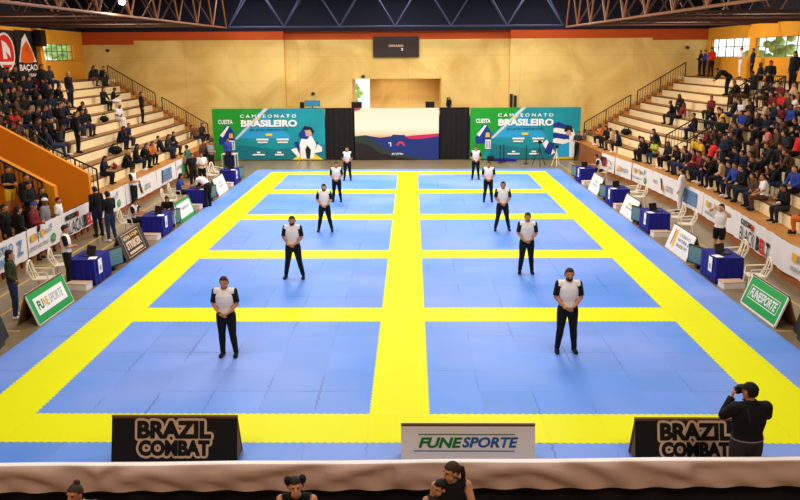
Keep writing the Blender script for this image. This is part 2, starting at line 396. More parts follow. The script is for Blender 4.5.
for x in (-7.5, -.5, 6.5): base.box(x, x + 1, -1, 30, ZF, 0, m_yellow)
for (y0, y1) in R0:
    for x0, x1 in ((-6.5, -.5), (.5, 6.5)): base.box(x0, x1, y0, y1, ZF, 0, m_yellow)
base.build('yellow_tiles', mt)

# ------------------------------------------------------------------ stands
def UK(k): return 11.75 + .64 * k
def ZK(k): return 1.45 + .385 * k
YE = 36.0
def stand(s, y0, label):
    t = thing('grandstand', label, 'grandstand')
    def prism(u0, u1, z0, z1, ya, yb_, m, top, front, ring=None):
        mb = MB(); n = 1 if s < 0 or yb_ - ya < 2 else 24; b = 0
        for k in range(n + 1):
            y = ya + (yb_ - ya) * k / n; mb.v += [(SX(s, u0, y), y, z0), (SX(s, u1, y), y, z0), (SX(s, u1, y), y, z1), (SX(s, u0, y), y, z1)]
            if k:
                a = 4 * k - 4; c = 4 * k
                for f, mm in (((a, a + 1, c + 1, c), m), ((a + 1, a + 2, c + 2, c + 1), m), ((a + 2, a + 3, c + 3, c + 2), top), ((a + 3, a, c, c + 3), front)): mb.f.append(f); mb.m.append(mb.mi(mm))
        mb.f += [(0, 3, 2, 1), (4 * n, 4 * n + 1, 4 * n + 2, 4 * n + 3)]; mb.m += [mb.mi(m)] * 2
        return mb
    prism(11.05, UK(0), ZF, 1.06, y0, YE - .01, m_riser, m_wood, m_brick).build('front_ledge', t)
    for k in range(10):
        u1 = UK(k + 1) if k < 9 else UW - .02
        mb = prism(UK(k), u1, ZK(k) - .6 if k else 0.9, ZK(k), y0, YE if k < 9 else YB - .02, m_riser, m_tread, m_riser)
        st = mb.build('step', t)
        q = prism(UK(k) - .012, UK(k) + .05, ZK(k) - .03, ZK(k) + .012, y0, YE, m_nose, m_nose, m_nose).build('nosing', st)
    # stair flight along the back wall
    sf = thing('stair_flight', 'wooden stair flight along the back wall of the %s stand' % ('left' if s < 0 else 'right'), 'stairs')
    for j in range(20):
        u0 = 11.75 - .32 + .32 * j; z1 = 1.06 + .1925 * (j + 1)
        if u0 > 17.5: break
        prism(max(u0, 11.4), u0 + .32, ZF, z1, YE + .002, YB - .03, m_wood, m_wood, m_wood).build('step', sf)
    return t
Y0L, Y0R = 16.0, 3.0
stand(-1, Y0L, 'stepped spectator stand on the left with cream risers')
stand(1, Y0R, 'stepped spectator stand on the right packed with people')

def railing(label, pts, post_h=1.0, nb=10, grp=None):
    """pts: list of floor points of the posts; a sloped railing with hand rail, bottom rail, posts and balusters."""
    t = thing('stair_railing', label, 'railing', pts[0], 0, grp); O = V(pts[0]); P = [V(p) - O for p in pts]; up = Z3 * post_h
    h = MB(); lo = MB()
    for a, b in zip(P, P[1:]): h.bar(a + up, b + up, .035, m_iron); lo.bar(a + Z3 * .12, b + Z3 * .12, .02, m_iron)
    h.build('handrail', t); lo.build('bottom_rail', t)
    for p in P: MB().bar(p, p + up, .035, m_iron).build('post', t)
    bm_ = MB().bar((0, 0, .12), (0, 0, post_h), .013, m_iron, 4).mesh('baluster')
    for a, b in zip(P, P[1:]):
        n = max(2, int((b - a).length / .16))
        for k in range(1, n):
            o = bpy.data.objects.new('baluster', bm_); COL.objects.link(o); o.parent = t; o.location = a.lerp(b, k / n)
def stand_pt(s, u, y, dz=0):
    z = 1.06 + max(0, (u - UK(0)) / .64 * .385 + .385 * .5) if u > UK(0) - .3 else 1.06
    return (SX(s, u, y), y, min(z, ZK(9)) + dz)
for s, nm in ((-1, 'left'), (1, 'right')):
    def sp(u): return (SX(s, u, YE + .06), YE + .06, 1.06 + (u - 11.43) / .32 * .1925)
    railing('lower black railing of the back wall stairs, %s stand' % nm, [sp(11.6), sp(12.9), sp(14.35)], 1.0)
    railing('upper black railing of the back wall stairs, %s stand' % nm, [sp(14.75), sp(16.1), sp(17.55)], 1.0)

# left vomitory: orange parapet closing the near end of the left stand, lower cheek wall and steps
pp = MB(); y1 = Y0L; y0 = Y0L - .22
prof = [(11.2, ZF), (11.2, 2.0), (11.35, 2.0)]
def side_poly(mb, s, ya, yb_, prof, m):
    n = len(prof); a = [(SX(s, u, ya), ya, z) for u, z in prof]; b = [(SX(s, u, yb_), yb_, z) for u, z in prof]
    mb.face(a, m); mb.face(b[::-1], m)
    for i in range(n): mb.face([a[i], b[i], b[(i + 1) % n], a[(i + 1) % n]], m)
A0 = at_depth(88, 174, y0); B0 = at_depth(0, 127, y0); slope = (B0.z - A0.z) / (A0.x - B0.x)
u_in = Cx(y0) - A0.x
side_poly(pp, -1, y0, y1 - .005, [(u_in, ZF), (UW - .02, ZF), (UW - .02, A0.z + slope * (UW - u_in)), (u_in, A0.z)], m_para)
tag(pp.build('parapet_wall'), 'orange sloping parapet wall at the near end of the left stand', 'wall')
YV = 13.4
A1 = at_depth(54, 187, YV); B1 = at_depth(0, 159, YV); sl1 = (B1.z - A1.z) / (A1.x - B1.x); u1_ = Cx(YV) - A1.x
cw = MB(); side_poly(cw, -1, YV, YV + .25, [(u1_, ZF), (18.5, ZF), (18.5, A1.z + sl1 * (18.5 - u1_)), (u1_, A1.z)], m_para)
tag(cw.build('stair_wall'), 'lower orange stair wall with a pale top edge beside standing people', 'wall')
vs = thing('exit_stairs', 'ochre steps climbing beside the lower orange stair wall', 'stairs')
for j in range(18):
    u = u1_ + .02 + .29 * j; z = ZF + .19 * (j + 1); mb = MB()
    q = [(u, 9.5), (u, YV - .01), (u + .29, YV - .01), (u + .29, 9.5)]
    mb.hexa([(SX(-1, a, b), b, ZF) for a, b in q] + [(SX(-1, a, b), b, z) for a, b in q], m_wood).build('step', vs)
railing('black handrail on the lower orange stair wall', [(SX(-1, u1_ + .35 + d, YV - .1), YV - .1, A1.z - 1.0 + sl1 * (d + .35) ) for d in (0, 1.2, 2.4, 3.6)], 1.0)

# ------------------------------------------------------------------ roof trusses
ZC, ZTOP, SP = 7.78, 10.35, 3.25
def truss(label, pts, m, lat, name='roof_truss', sides=(-1, 1)):
    """bottom chord through pts, V braces up to two top chords offset by lat."""
    t = thing(name, label, 'roof truss', pts[0]); O = V(pts[0]); P = [V(p) - O for p in pts]
    MB().tube(P, .05, m).build('bottom_chord', t)
    T = {}
    for sg in sides:
        tp = [(a + b) / 2 + Z3 * (ZTOP - ZC) + lat * sg for a, b in zip(P, P[1:])]; T[sg] = tp
        if len(tp) > 1: MB().tube(tp, .045, m).build('top_chord', t)
    for sg in sides:
        for i in range(len(P) - 1):
            MB().bar(P[i], T[sg][i], .045, m).build('brace', t); MB().bar(P[i + 1], T[sg][i], .045, m).build('brace', t)
XTL = lambda y: -11.0 - .004 * (35 - y)
ysL = [35.6 - SP * n for n in range(12)]; ysR = [34.6 - SP * n for n in range(12)]
def chord(a, ya, b, yb_, ys):
    A, B = at_depth(*a, ya), at_depth(*b, yb_); return [tuple(A + (B - A) * ((y - ya) / (yb_ - ya))) for y in ys]
PL = chord((228, 28), 36.0, (59, 8.2), 12.9, ysL); PR = chord((566, 27), 34.7, (629, 18), 20.75, ysR)
truss('copper coloured truss running along the left side of the hall', PL, m_truss, V((.1, 0, 0)), sides=(1,))
truss('copper coloured truss running along the right side of the hall', PR, m_truss, V((-.1, 0, 0)), sides=(1,))
truss('blue steel truss crossing in front of the back wall', [(-10.55 + 3.27 * i, 34.7, ZC + .12) for i in range(7)], m_trussb, V((0, .6, 0)))
ORD = ['first', 'second', 'third', 'fourth', 'fifth', 'sixth', 'seventh', 'eighth', 'ninth', 'tenth', 'eleventh', 'twelfth', 'thirteenth', 'fourteenth', 'fifteenth', 'sixteenth', 'seventeenth', 'eighteenth', 'nineteenth', 'twentieth'] + ['%dth' % i if i % 10 not in (1, 2, 3) else '%d%s' % (i, {1: 'st', 2: 'nd', 3: 'rd'}[i % 10]) for i in range(21, 60)]
for s, ys, nm in ((-1, ysL, 'left'), (1, ysR, 'right')):
    for i, y in enumerate(ys[1:7]):
        x0 = XTL(y) if s < 0 else 9.1
        x0, zc_ = (PL if s < 0 else PR)[i + 1][0], (PL if s < 0 else PR)[i + 1][2]; n = 3; x1 = SX(s, UW - .1, y)
        truss('copper truss spanning over the %s stand, %s from back wall' % (nm, ORD[i]), [(x0 + (x1 - x0) * k / n, y, zc_) for k in range(n + 1)], m_trussd, V((0, .3, 0)), sides=(1,))
# pendant lamp over the left stand
lp = at_depth(122, 2, 17.5); t = thing('pendant_lamp', 'lit round lamp hanging from the left roof trusses', 'lamp', lp)
m_bulb = mat('lit_lamp', (1, .95, .85), .5, emit=(1, .93, .8), estr=14)
MB().ball((0, 0, 0), .13, .13, .10, m_bulb).build('bulb', t, True)
mb = MB(); mb.bar((0, 0, .09), (0, 0, .28), .22, m_iron, 12, .07).build('lamp_shade', t); MB().bar((0, 0, .28), (0, 0, ZT - lp.z), .015, m_iron).build('cable', t)
pl = bpy.data.lights.new('lamp_light', 'POINT'); pl.energy = 60; pl.color = (1, .9, .7); pl.shadow_soft_size = .15; po = bpy.data.objects.new('lamp_light', pl); COL.objects.link(po); po.location = lp - Z3 * .3
# ================================================================== BACK OF THE HALL
YBN = 35.2
XD = V((1, 0, 0))
def world_banner(label, x0, x1, flip):
    z0, z1 = 0.03, 3.14; W, H = x1 - x0, z1 - z0
    t = thing('backdrop_banner', label, 'banner', ((x0 + x1) / 2, YBN, ZF))
    L = lambda a, b: V((x0 + a * W - (x0 + x1) / 2, -.0, z0 + b * H - ZF))   # a,b in 0..1
    m_teal = mat('teal_print', rgb(20, 150, 165), .55, .28, .5); m_tl2 = mat('deep_teal_print', rgb(16, 122, 140), .55, .2, .6); m_sky = mat('sky_blue_print', rgb(40, 160, 215), .55, .1, .5); m_gr = mat('green_print', rgb(24, 150, 42), .55, .15, .6)
    m_flag = mat('flag_yellow_print', rgb(236, 206, 40), .55); m_navy = mat('navy_print', rgb(22, 52, 140), .55); m_skin = mat('tan_print', rgb(196, 160, 140), .55); m_hair = mat('hair_print', rgb(24, 26, 34), .55); m_wh = mat('white_print', rgb(238, 240, 240), .55)
    mb = MB(); mb.box(L(0, 0).x, L(1, 0).x, 0, .06, L(0, 0).z, L(0, 1).z, m_teal); mb.build('banner_sheet', t)
    lay = [0]
    def poly(name, pts, m):
        lay[0] += 1; q = MB(); d = -.004 * lay[0]; q.face([L(a, b) + V((0, d, 0)) for a, b in pts], m); return q.build(name, t, fix=False)
    poly('sky_field', [(.20, .42), (.70, .42), (.62, .62), (.42, .95), (.40, .97)], m_sky)
    poly('lower_field', [(.16, 0), (1, 0), (1, .3), (.55, .2), (.2, .3)], m_tl2)
    poly('green_corner', [(0, 0), (.13, 0), (.19, .42), (.44, 1), (0, 1)] if False else [(0, 0), (.12, .0), (.16, .4), (.45, 1), (0, 1)], m_gr)
    poly('white_stripe', [(.19, .41), (.212, .40), (.505, 1), (.465, 1)], mat('pale_print', rgb(196, 214, 206), .55))
    poly('yellow_stripe', [(.36, .74), (.39, .74), (.44, .84), (.41, .84)], m_flag)
    # organiser emblem
    poly('emblem', [(.05, .30), (.19, .30), (.19, .52), (.15, .68), (.11, .66), (.05, .42)], m_navy)
    poly('emblem', [(.06, .48), (.13, .66), (.15, .66), (.085, .44)], m_wh); poly('emblem', [(.14, .2), (.19, .2), (.19, .38), (.14, .38)], m_wh)
    for i in range(3): poly('emblem', [(.146 + i * .015, .22), (.152 + i * .015, .22), (.152 + i * .015, .36), (.146 + i * .015, .36)], m_navy)
    poly('emblem', [(.14, .43), (.18, .43), (.175, .52), (.145, .52)], m_gold)
    up = Z3; X = V((1, 0, 0)); d0 = V((0, -.004 * 14, 0))
    lettering('CUESTA', t, m_wh, L(.117, .745) + d0, X, up, .13 * W, .085 * H, off=.03)
    lettering('CAMPEONATO', t, m_wh, L(.50, .855) + d0, X, up, .50 * W, .065 * H, off=.02, spacing=1.6)
    lettering('BRASILEIRO', t, m_wh, L(.505, .715) + d0, X, up, .50 * W, .135 * H, off=.045)
    lettering('JIU JITSU ESPORTIVO', t, mat('dark_teal_print', rgb(12, 92, 110), .55), L(.50, .585) + d0, X, up, .34 * W, .05 * H, off=.03)
    # sponsor marks
    q = MB()
    for (a, b, w_, h_, m) in ((.50, .49, .06, .05, m_flag), (.44, .40, .11, .035, m_wh), (.44, .345, .09, .03, m_wh), (.62, .40, .11, .035, m_wh), (.62, .345, .09, .03, m_wh), (.40, .10, .11, .03, m_wh), (.40, .145, .03, .03, m_wh), (.585, .10, .08, .03, m_wh), (.585, .145, .04, .03, m_wh)):
        q = MB(); plate(q, L(a, b) + d0, X, up, w_ * W, h_ * H, m); q.build('sponsor_mark', t, fix=False)
    # athlete artwork: plain flat shapes
    if not flip:
        poly('artwork', [(.70, 0), (.98, 0), (.90, .12), (.78, .12)], m_flag)
        poly('artwork', [(.69, .20), (.75, .05), (.97, .16), (.97, .25), (.9, .35)], m_wh)
        poly('artwork', [(.72, .34), (.78, .06), (.88, .05), (.94, .34), (.90, .36), (.86, .18), (.80, .2), (.76, .36)], m_navy)
        poly('artwork', [(.78, .02), (.89, .02), (.92, .3), (.88, .48), (.80, .48), (.77, .3)], m_wh)
        poly('artwork', [(.83, .02), (.86, .02), (.87, .2), (.84, .28), (.82, .2)], m_hair)
        poly('artwork', [(.765, .5), (.78, .42), (.84, .4), (.87, .48), (.86, .62), (.8, .6)], m_navy)
        poly('artwork', [(.83, .46), (.88, .46), (.885, .56), (.86, .63), (.82, .6)], m_skin)
        poly('artwork', [(.80, .60), (.82, .66), (.88, .64), (.91, .55), (.885, .52), (.87, .59), (.83, .58)], m_hair)
    else:
        poly('artwork', [(.76, .0), (.98, .0), (.96, .1), (.78, .06)], m_flag)
        poly('artwork', [(.66, .30), (.70, .38), (.78, .12), (.73, .06)], m_wh); poly('artwork', [(.68, .14), (.72, .34), (.77, .3), (.74, .06)], m_navy)
        for i in range(4): poly('artwork', [(.755, .32 + .1 * i), (.86, .28 + .1 * i), (.93, .36 + .08 * i), (.80, .42 + .1 * i), (.755, .39 + .1 * i)], m_wh if i % 2 == 0 else m_navy)
        poly('artwork', [(.80, .04), (.92, .04), (.92, .32), (.80, .27)], m_sky); poly('artwork', [(.91, .03), (.95, .03), (.965, .4), (.93, .6), (.90, .5)], m_wh)
        poly('artwork', [(.87, .46), (.92, .46), (.915, .56), (.88, .56)], m_skin); poly('artwork', [(.85, .54), (.875, .66), (.92, .64), (.935, .52), (.915, .52), (.90, .58), (.87, .52)], m_hair)
    return t
world_banner('teal and green backdrop banner left of the screen, kimono athlete at right', -11.98, -5.10, False)
world_banner('teal and green backdrop banner right of the screen, striped athlete at right', 3.78, 10.48, True)

def curtain(label, x0, x1):
    t = thing('black_curtain', label, 'curtain', ((x0 + x1) / 2, YBN + .15, ZF)); h = (x1 - x0) / 2; n = int((x1 - x0) / .09)
    mb = MB(); i = mb.mi(m_black)
    for k in range(n + 1):
        x = -h + 2 * h * k / n; y = .06 * math.sin(k * 1.7) + .03 * math.sin(k * .6)
        mb.v += [(x, y, 0.02), (x, y * .7, 3.16)]
        if k: b = 2 * k - 2; mb.f.append((b, b + 2, b + 3, b + 1)); mb.m.append(i)
    mb.build('drape', t, True, fix=False); MB().bar((-h, 0, 3.16), (h, 0, 3.16), .03, m_iron).build('curtain_rail', t)
curtain('black curtain between the left backdrop and the screen', -5.06, -3.32)
curtain('black curtain between the screen and the right backdrop', 1.93, 3.74)

t = thing('led_screen', 'big LED screen showing a sunset over dark hills', 'screen', (-.70, YBN, ZF))
def em(n, c, s): return mat(n, (0, 0, 0), .4, emit=c, estr=s)
W, H = 5.14, 3.14; sx = lambda a, b, d: V((-W / 2 + a * W, -d, .03 + b * H))
mb = MB(); mb.box(-W / 2, W / 2, 0, .2, .03, .03 + H, m_blk); mb.build('screen_cabinet', t)
m_sk = bpy.data.materials.new('screen_sky'); m_sk.use_nodes = True; nt = m_sk.node_tree; b = nt.nodes['Principled BSDF']; b.inputs['Base Color'].default_value = (0, 0, 0, 1)
geo = nt.nodes.new('ShaderNodeNewGeometry'); sp_ = nt.nodes.new('ShaderNodeSeparateXYZ'); rp = nt.nodes.new('ShaderNodeValToRGB'); mr = nt.nodes.new('ShaderNodeMapRange'); mr.inputs[1].default_value = 1.3; mr.inputs[2].default_value = 3.1
nt.links.new(geo.outputs['Position'], sp_.inputs[0]); nt.links.new(sp_.outputs[2], mr.inputs[0]); nt.links.new(mr.outputs[0], rp.inputs[0]); nt.links.new(rp.outputs[0], b.inputs['Emission Color']); b.inputs['Emission Strength'].default_value = 1.0
e = rp.color_ramp.elements; e[0].position = 0; e[0].color = (*rgb(245, 120, 90), 1); e[1].position = 1; e[1].color = (*rgb(252, 243, 204), 1)
q = e.new(.14); q.color = (*rgb(250, 220, 172), 1); q = e.new(.34); q.color = (*rgb(252, 250, 218), 1)
def scr(name, pts, m, d): q = MB(); q.face([sx(a, b, d) for a, b in pts], m); return q.build(name, t, fix=False)
scr('display', [(0, 0), (1, 0), (1, 1), (0, 1)], m_sk, .006)
scr('sunset_glow', [(.3, .4), (1, .4), (1, .51), (.68, .47), (.55, .44), (.3, .42)], em('red_glow', rgb(222, 40, 88), 1), .010)
scr('blue_hills', [(0, 0), (1, 0), (1, .46), (.86, .42), (.72, .40), (.64, .41), (.60, .46), (.59, .49), (.57, .48), (.45, .49), (.44, .46), (.30, .43), (.12, .48), (0, .45)], em('hill_blue', rgb(34, 52, 120), 1), .014)
scr('green_hills', [(0, 0), (.9, 0), (.7, .05), (.5, .14), (.35, .22), (.24, .36), (.14, .48), (0, .46)], em('hill_green', rgb(46, 62, 52), 1), .018)
scr('dark_hills', [(0, 0), (.75, 0), (.5, .06), (.3, .13), (.18, .28), (.08, .33), (0, .33)], em('hill_dark', rgb(40, 32, 34), 1), .022)
scr('corner_mark', [(0, .94), (.07, .97), (.07, 1), (0, 1)], em('red_mark', rgb(230, 70, 70), 1), .022)
q = MB(); me_ = em('mark_red', rgb(226, 60, 80), 1); mw = em('mark_white', rgb(235, 235, 245), 1)
for k in range(8):
    a0, a1 = PI * k / 8, PI * (k + 1) / 8; c = lambda a, r: sx(.545 + r * math.cos(a) * .6, .275 + r * math.sin(a), .026)
    q.face([c(a0, .045), c(a0, .085), c(a1, .085), c(a1, .045)], me_)
q.face([sx(.40, .34, .026), sx(.40, .32, .026), sx(.42, .32, .026), sx(.42, .26, .026), sx(.432, .26, .026), sx(.432, .34, .026)], mw)
q.build('screen_mark', t, fix=False)
lettering('JIU JITSU', t, mw, sx(.505, .11, .026), XD, Z3, .14 * W, .045 * H, off=.03)

# balcony behind the banners: slab, desk monitor, operators' speakers
mb = MB(); mb.box(XL + .02, XR - .02, YBN + .45, YR - .02, 2.45, 2.62, m_tread); tag(mb.build('stage_platform'), 'narrow raised platform behind the backdrop banners', 'platform')
zp = 2.62
def mon(p, w_, h_, label, rz=0.0, m=None):
    t = thing('monitor', label, 'monitor', p, rz); MB().box(-w_ / 2, w_ / 2, 0, .05, .12, .12 + h_, m_blk).build('bezel', t)
    s_ = MB(); s_.face([(-w_ / 2 + .02, -.004, .14), (w_ / 2 - .02, -.004, .14), (w_ / 2 - .02, -.004, .1 + h_), (-w_ / 2 + .02, -.004, .1 + h_)], m or m_scr); s_.build('display', t, fix=False)
    MB().box(-.03, .03, .01, .05, .03, .14, m_blk).build('stand', t); MB().box(-w_ / 4, w_ / 4, -.08, .12, 0, .03, m_blk).build('base', t); return t
p = at_depth(312, 106, 36.0)
d_ = thing('desk', 'desk behind the left backdrop carrying a monitor', 'desk', (p.x, 36.3, zp)); MB().box(-.8, .8, -.35, .35, .42, .46, m_card).build('desk_top', d_)
for a in (-.75, .75):
    for b_ in (-.3, .3): MB().bar((a, b_, 0), (a, b_, .42), .025, m_iron).build('leg', d_)
mon((p.x, 36.2, zp + .46), .95, .36, 'blue lit monitor on the desk above the left backdrop', 0, mat('blue_screen', rgb(30, 110, 150), .3, emit=rgb(40, 130, 170), estr=.5))
mb = MB()
for (dx, m_) in ((-.55, m_blk),): mb.box(-.12, .12, -.15, .15, 0, .38, m_)
tag(mb.build('speaker', loc=(p.x - .64, 36.25, zp + .46)), 'small black speaker left of the monitor above the left backdrop', 'speaker')
for px, wd, lb in ((356.5, .62, 'black equipment case at the left edge of the stage opening'), (430, .55, 'black equipment case beside the operator above the screen')):
    q = at_depth(px, 104, 36.1); t = thing('equipment_case', lb, 'case', (q.x, 36.3, zp)); MB().box(-wd / 2, wd / 2, -.25, .25, 0, .78, m_blk).build('body', t); MB().box(-wd / 2 - .02, wd / 2 + .02, -.27, .27, .78, .83, m_iron).build('lid', t)
# hanging score sign
a, b_ = at_depth(373, 36.5, YR - .2), at_depth(419, 57, YR - .2)
t = thing('hall_sign', 'dark brown sign board high on the back wall', 'sign', ((a.x + b_.x) / 2, YR - .2, b_.z)); W, H = b_.x - a.x, a.z - b_.z
MB().box(-W / 2, W / 2, 0, .19, 0, H, m_dbrd).build('board', t)
lettering('GINASIO', t, m_beige, (0, -.006, H * .55), XD, Z3, W * .32, H * .11, off=.03); lettering('2', t, m_paper, (W * .13, -.006, H * .38), XD, Z3, .12, H * .12, off=.03)
# two wall pipes right of the stage opening
for px, lb in ((511, 'left of two thin dark speakers hung beside the right backdrop'), (515, 'right of two thin dark speakers hung beside the right backdrop')):
    q = at_depth(px, 108, YB - .1); q2 = at_depth(px, 94 if px < 513 else 95.5, YB - .1)
    tag(MB().box(-.09, .09, 0, .1, 0, q2.z - q.z + .4, m_dbrd).build('column_speaker', loc=(q.x, YB - .11, q.z - .4)), lb, 'speaker')
for px, py, lb in ((313, 93.5, 'small dark camera high on the wall above the desk monitor'), (363, 76.5, 'small dark camera above the stage opening'), (107.5, 50.5, 'small dark fixture on the back wall above the left stand'), (687.5, 47.5, 'small dark fixture on the back wall above the right stand'), (448.5, 98.5, 'small dark fixture right of the stage opening')):
    yy = YB if px < 280 or px > 511 else YR; q = at_depth(px, py, yy - .12)
    t = thing('wall_camera', lb, 'camera', q); MB().ball((0, 0, 0), .12, .1, .09, m_iron).build('housing', t, True); MB().bar((0, .02, 0), (0, .12, .04), .03, m_iron).build('bracket', t)

# ------------------------------------------------------------------ side wall flags and pilaster on the left
m_ft = mat('black_flag', rgb(26, 22, 26), .7, .1, 2)
def flag(label, y0, y1, z0, z1, deco):
    t = thing('hanging_banner', label, 'banner', (SX(-1, UW - .15, y0), y0, z0)); O = t.location
    P = lambda a, b, d=0: V((SX(-1, UW - .15 - d, y0 + (y1 - y0) * a), y0 + (y1 - y0) * a, z0 + (z1 - z0) * b)) - O
    mb = MB(); mb.hexa([P(0, 0, .0), P(1, 0, .0), P(1, 0, -.02), P(0, 0, -.02), P(0, 1, 0), P(1, 1, 0), P(1, 1, -.02), P(0, 1, -.02)], m_ft); mb.build('cloth', t)
    deco(t, P, y1 - y0, z1 - z0)
yd = lambda px, py: at_side(px, py, -1, UW - .15)
def deco1(t, P, w_, h_):
    q = MB(); c = []
    for k in range(24): an = 2 * PI * k / 24; c.append(P(.62 + .33 * math.cos(an), .56 + .36 * math.sin(an), .01))
    q.face(c, m_red)
    for k in range(24):
        a0, a1 = 2 * PI * k / 24, 2 * PI * (k + 1) / 24; f = lambda a, r: P(.62 + .33 * r * math.cos(a), .56 + .36 * r * math.sin(a), .013); q.face([f(a0, .97), f(a0, 1.08), f(a1, 1.08), f(a1, .97)], m_vinyl)
    q.face([P(.5, .42, .016), P(.66, .42, .016), P(.62, .56, .016), P(.72, .5, .016), P(.8, .44, .016), P(.78, .62, .016), P(.66, .74, .016), P(.5, .8, .016)], m_vinyl)
    q.face([P(.34, .30, .018), P(.92, .30, .018), P(.92, .36, .018), P(.34, .36, .018)], m_vinyl)
    q.face([P(.42, .22, .012), P(.82, .22, .012), P(.64, .08, .012)], m_red); q.build('emblem', t, fix=False)
def deco2(t, P, w_, h_):
    q = MB(); q.face([P(.06, .38, .012), P(.94, .38, .012), P(.75, .64, .012), P(.5, .94, .012), P(.3, .82, .012)][::1], m_vinyl)
    q.face([P(.12, .40, .016), P(.3, .36, .016), P(.7, .36, .016), P(.85, .42, .016), P(.74, .62, .016), P(.52, .80, .016), P(.26, .66, .016)], mat('orange_emblem', rgb(216, 92, 24), .6))
    q.face([P(.42, .62, .019), P(.55, .58, .019), P(.55, .70, .019)], m_red); q.build('emblem', t, fix=False)
    yv = (P(1, 0) - P(0, 0)); lettering('BAÇAO', t, m_vinyl, P(.5, .26, .02), yv, Z3, w_ * .9, h_ * .15, off=.03); lettering('TEAM', t, m_vinyl, P(.66, .12, .02), yv, Z3, w_ * .4, h_ * .06, off=.03)
pA, pB = yd(-14, 30), yd(12.5, 30); pC = yd(34, 30)
flag('black hanging banner with a red round emblem on left side wall', pA.y, pB.y, 5.15, 7.55, deco1)
flag('black hanging banner with an orange flame emblem on left side wall', pB.y + .15, pC.y, 5.0, 7.6, deco2)
ya, yb_ = yd(33, 28).y, yd(41, 75).y
mb = MB(); p = [(ya, 7.75), (ya + .5, 7.75), (yb_ + .35, 4.9), (yb_, 4.9)]
mb.hexa([(SX(-1, UW, y), y, z) for y, z in ((yb_, 4.92), (yb_ + .45, 4.92))] + [(SX(-1, UW - .35, y), y, z) for y, z in ((yb_ + .45, 4.92), (yb_, 4.92))] + [(SX(-1, UW, y), y, z) for y, z in ((ya, 7.74), (ya + .45, 7.74))] + [(SX(-1, UW - .35, y), y, z) for y, z in ((ya + .45, 7.74), (ya, 7.74))], m_ochre)
struct(mb.build('trim_2'))
q = at_side(39, 30, -1, UW - .45); tag(MB().box(-.2, .2, -.3, .3, -.85, .0, m_blk).build('speaker', loc=(q.x, q.y, q.z)), 'black loudspeaker hung high beside the left side window', 'speaker')
# ================================================================== FENCES, SIGNS, TABLES, CHAIRS
m_brickdk = mat('dark_gap', rgb(60, 36, 22), .8)
SPON = []
def side_banner(s, ya, yb_, deco, label, k):
    """white sponsor banner hung on the front of the stand / on the low fence; ya nearer the camera."""
    u = 11.0; yc = (ya + yb_) / 2; O = V((SX(s, u, yc), yc, 0)); t = thing('sponsor_banner', label, 'banner', O, 0, 'white sponsor banners along the %s side of the court' % ('left' if s < 0 else 'right'))
    # reading direction: left side reads with +y to the right, right side reads with -y to the right
    a, b = V((SX(s, u, ya), ya, 0)), V((SX(s, u, yb_), yb_, 0)); xd = (b - a).normalized() if s < 0 else (a - b).normalized()
    z0, z1 = .22, 1.08; mb = MB(); n = 24; L = (b - a).length; nd = xd.cross(Z3); i = mb.mi(m_vinyl)
    for k_ in range(n + 1):
        f = -L / 2 + L * k_ / n; w1 = .015 * math.sin(k_ * 1.3 + k); w2 = .02 * math.sin(k_ * .9 + 2 * k)
        for z, ww in ((z0, w2), ((z0 + z1) / 2, (w1 + w2) / 2), (z1, w1)): p = xd * f + nd * ww + Z3 * z; mb.v.append(tuple(p))
        if k_:
            q = 3 * k_ - 3
            for j in (0, 1): mb.f.append((q + j, q + 3 + j, q + 4 + j, q + j + 1)); mb.m.append(i)
    mb.build('banner_sheet', t, True, fix=False)
    LM = min(L, 3.3); P = lambda f, z: xd * f + Z3 * z + nd * .035
    for d in deco:
        if d[0] == 't': _, txt, f, z, w_, h_, m = d[:7]; lettering(txt, t, m, P(f * LM, z), xd, Z3, w_, h_, off=d[7] if len(d) > 7 else .03)
        else:
            q = MB(); _, f, z, w_, h_, m = d
            if d[0] == 'c':
                q.face([P(f * LM + math.cos(2 * PI * k_ / 16) * w_ / 2, z + math.sin(2 * PI * k_ / 16) * h_ / 2) for k_ in range(16)], m)
            elif d[0] == 's': q.face([P(f * LM - w_ / 2 - h_ * .15, z + h_ / 2), P(f * LM - w_ / 2 + h_ * .3, z - h_ / 2), P(f * LM + w_ / 2 + h_ * .3, z - h_ / 2), P(f * LM + w_ / 2 - h_ * .15, z + h_ / 2)], m)
            else: plate(q, P(f * LM, z), xd, Z3, w_, h_, m)
            q.build('logo', t, fix=False)
    return t
BB = [('r', -.27, .88, .95, .17, m_dbrd), ('t', 'FIGHT', -.27, .88, .75, .10, m_vinyl), ('c', -.1, .86, .24, .22, m_red), ('t', 'BLACK', -.21, .50, 1.38, .44, m_ink, .0), ('t', 'B', .085, .50, .28, .44, m_ink, .05), ('t', 'EL', .215, .50, .48, .44, m_red, .05), ('t', 'T', .345, .50, .28, .44, m_ink, .05)]
LOG = [('r', -.36, .78, .32, .22, m_gold), ('t', 'SP', -.26, .78, .3, .2, m_grey), ('c', -.1, .80, .28, .26, m_gold), ('t', 'LIGA', .02, .80, .4, .14, m_grey), ('t', 'F', .16, .84, .14, .24, m_lblue), ('t', 'ESPORTE PARA TODOS', -.22, .46, 1.3, .12, m_grey), ('c', .2, .48, .32, .3, m_green), ('t', 'e', .2, .48, .18, .16, m_vinyl)]
EST = [('t', 'ESTILO', -.16, .82, 1.5, .24, m_lblue), ('t', 'UNIDO', -.16, .48, 1.5, .28, m_lblue), ('t', 'Z', .24, .68, .34, .44, m_lblue), ('r', .24, .38, .4, .08, m_grey)]
SLA = [('s', -.1, .65, .16, .5, m_ink), ('s', -.03, .5, .10, .34, m_gold), ('r', .2, .66, .8, .05, m_grey), ('t', 'NUTRI', .2, .52, .8, .14, m_grey), ('t', 'PRO', -.34, .66, .5, .16, m_grey)]
